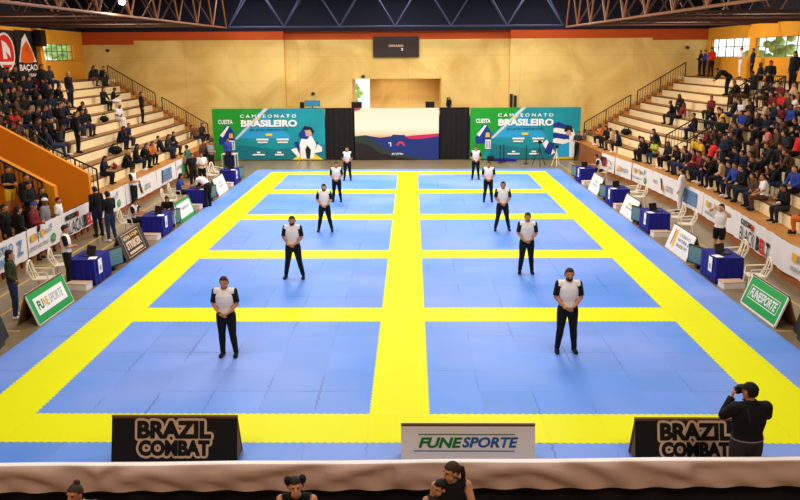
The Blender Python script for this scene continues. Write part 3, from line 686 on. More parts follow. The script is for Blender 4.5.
LET = [('r', 0, .66, 1.5, .56, m_lblue), ('t', 'ATLETA', 0, .78, 1.3, .18, m_vinyl), ('t', 'CIDADAO', 0, .52, 1.3, .18, m_vinyl), ('r', -.24, .66, .1, .6, m_ink)]
GRN = [('t', 'ACADEMIA', -.2, .72, 1.2, .16, m_grey), ('r', .25, .55, 1.4, .6, m_green), ('t', 'e', .25, .58, .4, .34, m_vinyl)]
RED = [('r', -.3, .66, .9, .5, m_ink), ('r', -.2, .6, .5, .4, m_red), ('t', 'COPA', .12, .72, .9, .2, m_grey), ('t', 'BRASIL', .12, .46, .9, .14, m_grey)]
# left: segments by pixel position along the fence
def yL(px, py): return at_floor(px, py).y
segL = [(5.0, 8.2, [('t', 'COPA', 0, .65, 1.2, .3, m_lblue)], 'white sponsor banner with big blue letters at the left picture edge'), (8.2, 10.2, EST[2:3] + [('t', 'ESTILO', -.22, .82, 1.0, .24, m_lblue), ('t', 'UNIDO', -.22, .48, 1.0, .28, m_lblue)], 'white sponsor banner with a blue Z behind the woman in the dark jacket'), (10.2, 12.7, LOG, 'white sponsor banner with small gold and green round logos, left side'), (12.7, 15.9, BB, 'left side white banner reading BLACKBELT in black and red'), (15.9, 19.0, LOG, 'white sponsor banner behind the pair in black jackets, left side'), (19.0, 23.2, SLA, 'white sponsor banner with a black slash mark, left side'), (23.2, 26.4, LET, 'white sponsor banner with a pale blue lettered block, left side'), (26.4, 28.8, GRN, 'farthest white sponsor banner on the left, partly green')]
for k, (a, b, d, lb) in enumerate(segL): side_banner(-1, a + .02, b - .02, d, lb, k)
segR = [(4.5, 9.1, LOG, 'white sponsor banner with gold and green logos at the right picture edge'), (9.1, 13.0, BB, 'right side white banner reading BLACKBELT in black and red'), (13.0, 16.6, LOG, 'white sponsor banner behind the woman with raised arms, right side'), (16.6, 19.4, LET, 'white sponsor banner with pale blue lettered block, right side'), (19.4, 22.6, SLA, 'white sponsor banner with a black slash mark, right side'), (22.6, 25.2, LOG, 'white sponsor banner with faint gold logos, third from the far end, right side'), (25.2, 27.4, [('t', 'LIGA', -.2, .6, .7, .3, m_gold), ('t', 'PAULISTA', .12, .6, .9, .2, m_grey)], 'white sponsor banner with gold lettering, right side'), (27.4, 29.4, RED, 'farthest white sponsor banner on the right, with black and red blocks')]
for k, (a, b, d, lb) in enumerate(segR): side_banner(1, a + .02, b - .02, d, lb, k + 9)
# low brick-fronted fence under the left banners where the stand has ended
lf = thing('low_fence', 'low orange slatted fence under the near left banners', 'fence', (SX(-1, 11.15, 10), 10, ZF)); O = lf.location
def fence_part(s, y0, y1, root, O):
    top = MB().bar(V((SX(s, 11.12, y0), y0, 1.02)) - O, V((SX(s, 11.12, y1), y1, 1.02)) - O, .035, m_iron).build('top_rail', root)
    n = int((y1 - y0) / .55)
    for k in range(n + 1):
        y = y0 + (y1 - y0) * k / n; p = V((SX(s, 11.12, y), y, ZF)) - O; MB().box(p.x - .03, p.x + .03, p.y - .03, p.y + .03, 0, 1.05 - ZF - .03, m_iron).build('post', root)
        if k < n: MB().box(p.x - .02, p.x + .02, p.y + .08, p.y + .47, .02, .22, m_brick).build('slat', root)
fence_part(-1, 4.2, 15.6, lf, O)

# ---- sandwich boards
def aboard(label, s, yc, L, Hh, m_front, deco, lean=.34, xb=None):
    """A-frame beside the mat: front panel faces the mat, bottom edge along y."""
    xb = xb if xb is not None else s * 8.62; t = thing('sandwich_board', label, 'sign', (xb, yc, ZF)); cs, sn = math.cos(lean), math.sin(lean)
    xd = V((0, 1, 0)) if s < 0 else V((0, -1, 0)); ud = V((s * sn, 0, cs)); c = ud * Hh / 2 + Z3 * .005
    mb = MB(); panel(mb, c, xd, ud, L, Hh, .03, m_vinyl if m_front is not m_dbrd else m_dbrd, m_front); mb.build('front_panel', t)
    ub = V((-s * sn, 0, cs)); cb = V((s * 2 * sn * Hh, 0, 0)) + ub * Hh / 2 + Z3 * .005
    mb = MB(); panel(mb, cb, -xd, ub, L, Hh, .03, m_card); mb.build('back_panel', t)
    deco(t, c, xd, ud, L, Hh); return t
def frame_deco(mb, c, xd, ud, L, H, w_, m, lift):
    for f, g, a, b in ((0, .5, L, w_), (0, -.5, L, w_), (.5, 0, w_, H), (-.5, 0, w_, H)): plate(mb, V(c) + xd * f * (L - w_) + ud * g * (H - w_), xd, ud, a, b, m, lift)
def d_fune_green(t, c, xd, ud, L, H):
    q = MB(); frame_deco(q, c, xd, ud, L, H, .05, m_vinyl, .004); q.build('edge', t, fix=False)
    q = MB(); frame_deco(q, c, xd, ud, L * .80, H * .42, .02, m_vinyl, .005); q.build('logo_outline', t, fix=False)
    lettering('FUNESPORTE', t, m_vinyl, c, xd, ud, L * .72, H * .28, off=.03, shear=.2, lift=.007)
def d_fune_white(t, c, xd, ud, L, H):
    q = MB(); frame_deco(q, c, xd, ud, L, H, .02, m_vinyl, .004); plate(q, c, xd, ud, L * .80, H * .52, m_paper, .005); q.build('logo_panel', t, fix=False)
    lettering('FU', t, m_dgreen, c - xd * L * .28, xd, ud, L * .14, H * .28, off=.04, lift=.009); lettering('NE', t, m_gold, c - xd * L * .13, xd, ud, L * .12, H * .28, off=.03, lift=.009); lettering('SPORTE', t, m_grey, c + xd * L * .14, xd, ud, L * .38, H * .26, shear=.3, off=.0, lift=.009)
def d_dark(t, c, xd, ud, L, H):
    q = MB(); frame_deco(q, c, xd, ud, L * .72, H * .86, .02, m_beige, .004); q.build('edge', t, fix=False)
    lettering('NOVA', t, m_beige, c + ud * H * .27 - xd * L * .18, xd, ud, L * .26, H * .16, off=.05, lift=.006); lettering('LOJA', t, m_gold, c + ud * H * .27 + xd * L * .14, xd, ud, L * .32, H * .16, off=.05, lift=.006)
    lettering('STRIKER', t, m_beige, c - ud * H * .02, xd, ud, L * .6, H * .30, off=.05, lift=.006); q = MB(); plate(q, c - ud * H * .30, xd, ud, L * .56, H * .09, m_beige, .006); q.build('strip', t, fix=False)
def d_green_frame(t, c, xd, ud, L, H):
    q = MB(); frame_deco(q, c, xd, ud, L, H, .13, m_green, .004); q.build('edge', t, fix=False); lettering('COMPETIDOR', t, m_grey, c + ud * .05, xd, ud, L * .55, H * .12, off=.02, lift=.006)
def d_white(t, c, xd, ud, L, H):
    q = MB(); plate(q, c + ud * H * .1, xd, ud, L * .3, H * .1, m_gold, .004); plate(q, c - ud * H * .08, xd, ud, L * .5, H * .06, m_grey, .004); q.build('faint_print', t, fix=False)
def d_yel(t, c, xd, ud, L, H):
    q = MB(); q.face([c - xd * L * .34 + ud * H * .33 + xd.cross(ud) * .005, c - xd * L * .25 - ud * H * .35 + xd.cross(ud) * .005, c - xd * L * .17 - ud * H * .3 + xd.cross(ud) * .005, c - xd * L * .19 + ud * H * .33 + xd.cross(ud) * .005][::-1][::-1], m_gold)
    plate(q, c - xd * L * .32, xd, ud, .06, H * .6, m_dbrd, .006); q.build('mark', t, fix=False)
    for k, tx in enumerate(('SUPLEMENTOS', 'NATURAL E', 'SAUDE FIT')): lettering(tx, t, m_grey if k == 0 else m_ink, c + xd * L * .14 + ud * H * (.22 - .19 * k), xd, ud, L * .48, H * .12, off=.01, lift=.005)
PA = aboard('green framed sandwich board with white logo panel, front left of the mat', -1, 5.72, 1.95, .82, m_green, d_fune_white)
aboard('dark brown sandwich board with beige lettering, left of the mat', -1, 11.65, 2.1, .86, m_dbrd, d_dark)
aboard('white sandwich board with green border, left of the mat', -1, 17.5, 1.95, .82, m_vinyl, d_green_frame)
aboard('plain white sandwich board farthest along the left of the mat', -1, 23.4, 1.85, .85, m_vinyl, d_white)
aboard('bright green FUNESPORTE sandwich board, front right of the mat', 1, 5.55, 1.95, .82, m_green, d_fune_green)
aboard('white sandwich board with a yellow stripe mark, right of the mat', 1, 11.6, 2.0, .86, m_vinyl, d_yel)
aboard('plain white sandwich board between two tables, right of the mat', 1, 17.5, 1.85, .85, m_vinyl, d_white)
aboard('plain white sandwich board farthest along the right of the mat', 1, 23.3, 1.85, .85, m_vinyl, d_white)

# ---- the three boards on the front edge of the mat (they face the camera)
def front_board(label, x0, x1, h, m_f, deco, y=-1.72):
    L = x1 - x0; t = thing('sandwich_board', label, 'sign', ((x0 + x1) / 2, y, .003)); lean = .30; xd = V((1, 0, 0)); ud = V((0, math.sin(lean), math.cos(lean))); c = ud * h / 2 + Z3 * .005
    mb = MB(); panel(mb, c, xd, ud, L, h, .03, m_f, m_f); mb.build('front_panel', t)
    ub = V((0, -math.sin(lean), math.cos(lean))); cb = V((0, 2 * math.sin(lean) * h, 0)) + ub * h / 2 + Z3 * .005; mb = MB(); panel(mb, cb, -xd, ub, L, h, .03, m_card); mb.build('back_panel', t)
    for s in (-1, 1):
        g = MB(); x = s * (L / 2 - .02); g.face([(x, .02, .01), (x, 2 * math.sin(lean) * h - .02, .01), (x, math.sin(lean) * h, h * math.cos(lean) - .02)], m_card); g.face([(x + .01, .02, .01), (x + .01, math.sin(lean) * h, h * math.cos(lean) - .02), (x + .01, 2 * math.sin(lean) * h - .02, .01)], m_card); g.build('side_gusset', t, fix=False)
    deco(t, c, xd, ud, L, h)
def d_brazil(t, c, xd, ud, L, H):
    for tx, dz, w_, hh in (('BRAZIL', .20, .58, .35), ('COMBAT', -.18, .56, .31)):
        lettering(tx, t, m_beige, c + ud * dz * H, xd, ud, L * w_, H * hh, name='lettering_outline', off=.03, lift=.006, grow=.047)
        lettering(tx, t, m_ink, c + ud * dz * H, xd, ud, L * w_, H * hh, off=.03, lift=.012, grow=.009)
def d_fs(t, c, xd, ud, L, H):
    lettering('FUNE', t, m_dgreen, c - xd * L * .205 + ud * H * .02, xd, ud, L * .33, H * .26, off=.04, shear=.25, lift=.005); lettering('SPORTE', t, m_binkk, c + xd * L * .165 + ud * H * .03, xd, ud, L * .42, H * .26, off=.035, shear=.25, lift=.005)
    q = MB(); plate(q, c - xd * L * .01 + ud * H * .22, xd, ud, L * .72, .016, m_dgreen, .005); plate(q, c - xd * L * .03 - ud * H * .18, xd, ud, L * .75, .016, m_binkk, .005); q.build('rule', t, fix=False)
xa = lambda px, py: at_floor(px, py, 0).x
front_board('black BRAZIL COMBAT board at the front left of the mat', xa(111, 464), xa(237, 464), .745, m_ink, d_brazil)
front_board('white FUNESPORTE board at the middle of the mat front', xa(401, 465), xa(535.5, 465), .63, m_vinyl, d_fs)
front_board('black BRAZIL COMBAT board at the front right beside the photographer', xa(635, 464), xa(755, 464), .72, m_ink, d_brazil)

# ---- near barrier with the draped satin cloth
def yn(px, py): return at_depth(px, py, -3.2)
YF = -3.2; TL, TR = at_depth(0, 466, YF), at_depth(800, 459.5, YF)
bar = thing('barrier_fence', 'long black draped barrier at the near edge of the court', 'fence', (0, YF, ZF)); FX0, FX1 = -9, 9.5
ztop = lambda x: TL.z + (TR.z - TL.z) * (x - TL.x) / (TR.x - TL.x) - ZF
n = 150; mb = MB(); i = mb.mi(m_black)
for k in range(n + 1):
    x = FX0 + (FX1 - FX0) * k / n; y = .03 * math.sin(k * 1.1) + .02 * math.sin(k * .37); mb.v += [(x, y, .02), (x, y * .6, ztop(x) - .02)]
    if k: b = 2 * k - 2; mb.f.append((b, b + 2, b + 3, b + 1)); mb.m.append(i)
mb.build('black_skirt', bar, True, fix=False)
MB().bar((FX0, 0, ztop(FX0) - .03), (FX1, 0, ztop(FX1) - .03), .03, m_iron).build('top_rail', bar)
for k in range(10):
    x = FX0 + (FX1 - FX0) * k / 9; MB().bar((x, .06, 0), (x, .06, ztop(x) - .04), .025, m_iron).build('post', bar)
mb = MB(); i = mb.mi(m_valance); n = 260; rows = [(.10, -.26), (.085, .0), (.03, .028), (-.05, .02), (-.085, -.01), (-.10, -.06), (-.105, -.12), (-.108, -.19), (-.11, -.26), (-.11, -.335)]
rn = random.Random(3); sw = [(rn.uniform(FX0, FX1), rn.uniform(.5, 1.1), rn.uniform(-1, 1)) for _ in range(26)]
for k in range(n + 1):
    x = FX0 + (FX1 - FX0) * k / n
    fold = sum(a * math.exp(-((x - c) / w_) ** 2) for c, w_, a in sw)
    for j, (dy, dz) in enumerate(rows):
        g = max(0, (j - 3) / 6); ripple = .055 * math.sin(PI * min(1, g * 1.15)) * math.sin(x * 3.3 + 4 * fold + dz * 13 * math.copysign(1, math.sin(x * .8))) + .022 * g * math.sin(x * 11 + dz * 24)
        mb.v.append((x, dy - ripple, ztop(x) + dz + .006 * math.sin(x * 2.3) * (1 if 1 < j < 5 else .0) + (.004 * math.sin(x * 1.7) if j == 9 else 0)))
    if k:
        for j in range(len(rows) - 1): a = (k - 1) * len(rows) + j; b = k * len(rows) + j; mb.f.append((a, a + 1, b + 1, b)); mb.m.append(mb.mi(m_satin_lit) if j == 2 else i)
o = mb.build('satin_drape', None, True, loc=(0, YF, ZF), fix=False); tag(o, 'off white satin cloth draped along the top of the near barrier', 'cloth')

# ---- tables under blue cloths, laptops, monitors, boxes
def score_table(s, yc, nm, L=1.15, box=True, first=[]):
    xc = s * 8.97; W = .74; t = thing('folding_table', 'folding table under the blue cloth %s' % nm, 'table', (xc, yc, ZF), 0, 'score tables')
    MB().box(-W / 2 + .02, W / 2 - .02, -L / 2 + .02, L / 2 - .02, .70, .735, m_card).build('table_top', t)
    for a in (-1, 1):
        for b in (-1, 1): MB().bar((a * (W / 2 - .07), b * (L / 2 - .07), 0), (a * (W / 2 - .07), b * (L / 2 - .07), .70), .018, m_iron).build('leg', t)
    c = thing('tablecloth', 'royal blue tablecloth over the table %s' % nm, 'tablecloth', (xc, yc, ZF), 0, 'royal blue tablecloths'); mb = MB(); n = 14; ring = []
    per = [(-W / 2 + W * k / n, -L / 2) for k in range(n)] + [(W / 2, -L / 2 + L * k / n) for k in range(n)] + [(W / 2 - W * k / n, L / 2) for k in range(n)] + [(-W / 2, L / 2 - L * k / n) for k in range(n)]
    i = mb.mi(m_cloth); N = len(per)
    for k, (x, y) in enumerate(per):
        f = 1 + .03 * math.sin(k * 1.9) + .03; mb.v += [(x * f, y * f, .03), (x * 1.005, y * 1.005, .745)]
    for k in range(N): a = 2 * k; b = 2 * ((k + 1) % N); mb.f.append((a, b, b + 1, a + 1)); mb.m.append(i)
    mb.f.append(tuple(2 * k + 1 for k in range(N))); mb.m.append(i); mb.build('cloth', c)
    q = MB(); x = -s * (W / 2 + .045); xd = V((0, -s * 1.0, 0)) if s > 0 else V((0, 1, 0)); o = V((x, -L * .22, .50)); plate(q, o, xd, Z3, .26, .42, m_paper, .0); q.build('sheet', c, fix=False)
    q = MB(); plate(q, o - Z3 * .05, xd, Z3, .1, .14, m_grey, .006); q.build('sheet_print', c, fix=False)
    lp = thing('laptop', 'dark laptop on the table %s' % nm, 'laptop', (xc + s * .02, yc - .05, .745 + ZF), s * .5, 'score table laptops'); MB().box(-.18, .18, -.13, .13, 0, .02, m_blk).build('keyboard_deck', lp)
    mb = MB(); mb.hexa([(-.18, .12, .02), (.18, .12, .02), (.18, .135, .02), (-.18, .135, .02), (-.18, .19, .25), (.18, .19, .25), (.18, .205, .25), (-.18, .205, .25)], m_blk); mb.build('lid', lp)
    pp_ = thing('paper_sheet', 'white paper sheets on the table %s' % nm, 'paper', (xc - s * .27, yc - .36, .748 + ZF), .2, 'papers on the score tables'); MB().box(-.11, .11, -.14, .14, 0, .006, m_paper).build('sheet', pp_)
    if box:
        b = thing('storage_box', 'white flat box in front of the table %s' % nm, 'box', (xc - s * .02, yc - L / 2 - .28, ZF), .1 * s, 'white boxes at the score tables'); MB().box(-.3, .3, -.17, .17, 0, .16, m_vinyl).build('tray', b); MB().box(-.31, .31, -.18, .18, .16, .19, m_beige).build('lid', b)
    # scoreboard screen on the floor at the mat edge
    sx_, sy = s * 8.72, yc + L / 2 + .52; st = thing('score_monitor', 'score screen beyond the table %s' % nm, 'monitor', (sx_, sy, ZF), 0, 'score screens at the mat edge')
    xd = V((0, 1, 0)) if s < 0 else V((0, -1, 0)); xd = (xd + V((.35, 0, 0))).normalized() if s > 0 else (xd + V((.35, 0, 0))).normalized()
    mb = MB(); panel(mb, V((0, 0, .38)), xd, Z3, .92, .56, .06, m_blk); mb.build('bezel', st); q = MB(); plate(q, (0, 0, .38), xd, Z3, .84, .48, m_scr, .004); q.build('display', st, fix=False)
    MB().box(-.06, .06, -.1, .1, 0, .12, m_blk).build('stand', st)
for y, nm in ((8.65, 'nearest the front left'), (14.7, 'second from the front on the left'), (20.3, 'third from the front on the left'), (26.2, 'farthest along the left side')): score_table(-1, y, nm)
for y, nm in ((8.75, 'nearest the front right'), (15.0, 'second from the front on the right'), (20.2, 'third from the front on the right'), (26.4, 'farthest along the right side')): score_table(1, y, nm)
# next table and screen cut by the left and right picture edges
for s, y, lb in ((-1, 3.35, 'black screen leaning at the mat edge, cut by the left picture edge'), (1, 3.75, 'black screen leaning at the mat edge, cut by the right picture edge')):
    st = thing('score_monitor', lb, 'monitor', (s * 8.85, y, ZF), s * -.15); xd = V((0, 1, 0)) if s < 0 else V((0, -1, 0)); mb = MB(); panel(mb, V((0, 0, .36)), xd, V((s * .25, 0, 1)), .85, .55, .07, m_blk); mb.build('bezel', st); MB().box(-.06, .06, -.15, .15, 0, .12, m_blk).build('stand', st)
t = thing('tablecloth', 'royal blue tablecloth at the left picture edge', 'tablecloth', (-9.15, 2.45, ZF)); MB().box(-.43, .43, -.55, .55, .02, .745, m_cloth).build('cloth', t)

def chair_proto():
    r = thing('plastic_chair', 'white plastic chair', 'chair')
    mb = MB(); mb.hexa([(-.22, -.22, .42), (.22, -.22, .42), (.20, .22, .40), (-.20, .22, .40), (-.22, -.22, .45), (.22, -.22, .45), (.20, .22, .43), (-.20, .22, .43)], m_white); mb.build('seat', r)
    mb = MB(); pts = [(-.20, .22, .42)] + [(.20 * math.cos(a) * (-1 if False else -1) if False else -.20 * math.cos(a), .22 + .12, .66 + .26 * math.sin(a)) for a in [PI * k / 8 for k in range(9)]] + [(.20, .22, .42)]
    mb.tube(pts, .03, m_white, 6).build('back_frame', r)
    for x in (-.075, .075): MB().hexa([(x - .02, .22, .42), (x + .02, .22, .42), (x + .02, .235, .42), (x - .02, .235, .42), (x - .02, .33, .88), (x + .02, .33, .88), (x + .02, .345, .88), (x - .02, .345, .88)], m_white).build('back_slat', r)
    for a in (-1, 1):
        MB().bar((a * .19, -.19, .43), (a * .23, -.24, 0), .026, m_white, 6, .018).build('leg', r); MB().bar((a * .18, .19, .41), (a * .22, .27, 0), .026, m_white, 6, .018).build('leg', r)
        MB().tube([(a * .22, -.20, .43), (a * .25, -.18, .62), (a * .25, .10, .64), (a * .20, .31, .66)], .018, m_white).build('armrest', r)
    return r
CH = chair_proto(); used = []
def face(dx, dy): return math.atan2(dy, dx) + PI / 2     # local -y points along (dx,dy)
chairs = [(-9.7, 7.4, (1, .1), 'white plastic chair nearest the standing woman at left'), (-9.78, 8.8, (1, .2), 'white plastic chair behind the man at the front left table'), (-9.95, 14.6, (1, 0), 'white plastic chair under the seated man at the second left table'), (-9.8, 19.05, (1, .1), 'empty white plastic chair at the third left table'), (-9.95, 20.5, (1, .1), 'white plastic chair under the woman in the blue shirt'), (-9.85, 26.3, (1, -.2), 'left one of two white chairs near the far left table'), (-9.9, 27.4, (1, -.3), 'right one of two white chairs near the far left table'),
          (9.42, 7.6, (-1, .1), 'white plastic chair nearest the front right green board'), (9.62, 9.6, (-1, -.1), 'white plastic chair behind the woman with raised arms'), (9.8, 14.2, (-1, .15), 'nearer of two white chairs beside the yellow striped board'), (9.8, 15.4, (-1, 0), 'farther of two white chairs beside the yellow striped board'), (9.7, 19.7, (-1, .1), 'nearer white chair at the third table on the right'), (9.75, 20.9, (-1, 0), 'farther white chair at the third table on the right'), (9.9, 26.9, (-1, .2), 'white chair at the farthest table on the right')]
for x, y, d, lb in chairs: place(CH, used, (x, y, ZF), face(*d), lb, 'white plastic chairs around the score tables')
# small white table near the left backdrop
t = thing('plastic_table', 'small white plastic table before the left backdrop', 'table', (-10.45, 32.7, ZF)); MB().box(-.42, .42, -.38, .38, .70, .74, m_white).build('table_top', t)
for a in (-1, 1):
    for b in (-1, 1): MB().bar((a * .38, b * .34, 0), (a * .38, b * .34, .70), .03, m_white).build('leg', t)
MB().box(-.30, .30, -.2, .2, .05, .70, m_cloth).build('cloth_front', t)
# backdrop stanchions, tripods
for px, py, h, lb in ((299, 163, .95, 'thin light stand before the left backdrop'),):
    q = at_floor(px + 20, py); t = thing('light_stand', lb, 'stand', (q.x - 1.1, 33.9, ZF)); MB().bar((0, 0, .25), (0, 0, h), .02, m_gold).build('pole', t)
    for k in range(3): a = 2 * PI * k / 3; MB().bar((0, 0, .35), (.28 * math.cos(a), .28 * math.sin(a), 0), .015, m_gold).build('leg', t)
for px, py, h, lb in ((500, 163, 1.0, 'left black stanchion post before the right backdrop'), (503.5, 162, 1.0, 'second black stanchion post before the right backdrop'), (526, 164, 1.05, 'black stanchion post left of the camera tripod')):
    q = at_floor(px, py); t = thing('stanchion', lb, 'post', (q.x, q.y, ZF)); MB().bar((0, 0, .03), (0, 0, h), .03, m_iron).build('pole', t); MB().bar((0, 0, 0), (0, 0, .03), .16, m_iron, 12).build('base', t); MB().bar((0, 0, h), (0, 0, h + .05), .045, m_iron, 8).build('cap', t)
def tripod(px, py, h, label, m, w_=.45):
    q = at_floor(px, py); t = thing('tripod', label, 'tripod', (q.x, q.y, ZF))
    for k in range(3): a = 2 * PI * k / 3 + .5; MB().bar((0, 0, h * .8), (w_ * math.cos(a), w_ * math.sin(a), 0), .022, m).build('leg', t)
    MB().bar((0, 0, h * .55), (0, 0, h), .025, m).build('column', t); MB().box(-.08, .08, -.12, .1, h, h + .16, m_blk).build('head', t)
tripod(539, 166, 1.3, 'black camera tripod before the right backdrop', m_iron); tripod(556, 166, 1.05, 'pale tripod right of the black camera tripod', m_white, .28)
t = thing('platform_box', 'low blue platform at the foot of the right backdrop', 'platform', (5.9, 34.6, ZF)); MB().box(-.65, .65, -.25, .25, 0, .14, m_cloth).build('body', t)
MB().box(-.2, .2, -.12, .12, 0, .3, m_blk).build('pack', thing('equipment_bag', 'small black bag beside the right backdrop foot', 'bag', (5.0, 34.6, ZF)))
# ================================================================== PEOPLE
SKINS = [mat('skin_light', rgb(206, 150, 116), .6), mat('skin_tan', rgb(192, 128, 90), .6), mat('skin_brown', rgb(124, 78, 54), .6)]
HAIR = {'black': mat('hair_black', rgb(22, 18, 18), .6), 'brown': mat('hair_brown', rgb(58, 36, 24), .6), 'grey': mat('hair_grey', rgb(150, 146, 142), .6), 'blond': mat('hair_blond', rgb(206, 164, 86), .6)}
CLOTH = {k: mat('fabric_' + k.replace(' ', '_'), rgb(*v), .85) for k, v in {'black': (15, 14, 17), 'navy': (20, 24, 50), 'dark grey': (44, 43, 47), 'grey': (132, 130, 136), 'brown': (84, 56, 40), 'red': (206, 36, 34), 'dark red': (118, 30, 36), 'white': (236, 230, 230), 'blue': (44, 66, 150), 'denim': (34, 50, 84), 'green': (60, 106, 88), 'lime': (170, 186, 60), 'yellow': (226, 178, 40), 'pink': (222, 118, 116), 'orange': (206, 110, 44), 'beige': (196, 164, 128), 'dark green': (44, 52, 34)}.items()}
DEF = dict(P=(0, 0, .95), C=(0, 0, 1.22), N=(0, .012, 1.475), H=(0, -.022, 1.62), SR=(-.185, .01, 1.42), SL=(.185, .01, 1.42), ER=(-.235, .03, 1.14), EL=(.235, .03, 1.14), WR=(-.24, -.03, .89), WL=(.24, -.03, .89), HR=(-.095, 0, .92), HL=(.095, 0, .92), KR=(-.105, -.015, .50), KL=(.105, -.015, .50), AR=(-.11, .025, .085), AL=(.11, .025, .085), yaw=0, pit=0, toe=.12, hd=None)
def loft(vs, fs, cs, rs, xd, n=14):
    cs = [V(c) for c in cs]; m_ = len(cs); b = len(vs); ext_c, ext_r = [], []
    for i in range(m_):
        t = (cs[min(i + 1, m_ - 1)] - cs[max(i - 1, 0)]).normalized()
        if i == 0:
            k = min(rs[0]); ext_c += [cs[0] - t * k * .85, cs[0] - t * k * .5]; ext_r += [(rs[0][0] * .45, rs[0][1] * .45, t), (rs[0][0] * .85, rs[0][1] * .85, t)]
        ext_c.append(cs[i]); ext_r.append((*rs[i], t))
        if i == m_ - 1:
            k = min(rs[-1]); ext_c += [cs[-1] + t * k * .5, cs[-1] + t * k * .85]; ext_r += [(rs[-1][0] * .85, rs[-1][1] * .85, t), (rs[-1][0] * .45, rs[-1][1] * .45, t)]
    for c, (rx, ry, t) in zip(ext_c, ext_r):
        x = (V(xd) - t * t.dot(V(xd)));
        if x.length < 1e-4: x = t.orthogonal()
        x.normalize(); y = t.cross(x)
        for k in range(n): a = 2 * PI * k / n; vs.append(c + x * rx * math.cos(a) + y * ry * math.sin(a))
    q = len(ext_c)
    for i in range(q - 1):
        for k in range(n): fs.append((b + i * n + k, b + i * n + (k + 1) % n, b + (i + 1) * n + (k + 1) % n, b + (i + 1) * n + k))
    fs.append(tuple(b + k for k in range(n))[::-1]); fs.append(tuple(b + (q - 1) * n + k for k in range(n)))
def ell(vs, fs, c, r, R=None, n=12, nv=8):
    b = len(vs); c = V(c)
    for a in range(nv + 1):
        th = PI * a / nv
        for k in range(n):
            ph = 2 * PI * k / n; p = V((r[0] * math.sin(th) * math.cos(ph), r[1] * math.sin(th) * math.sin(ph), r[2] * math.cos(th))); vs.append(c + (R @ p if R else p))
    for a in range(nv):
        for k in range(n): fs.append((b + a * n + k, b + (a + 1) * n + k, b + (a + 1) * n + (k + 1) % n, b + a * n + (k + 1) % n))
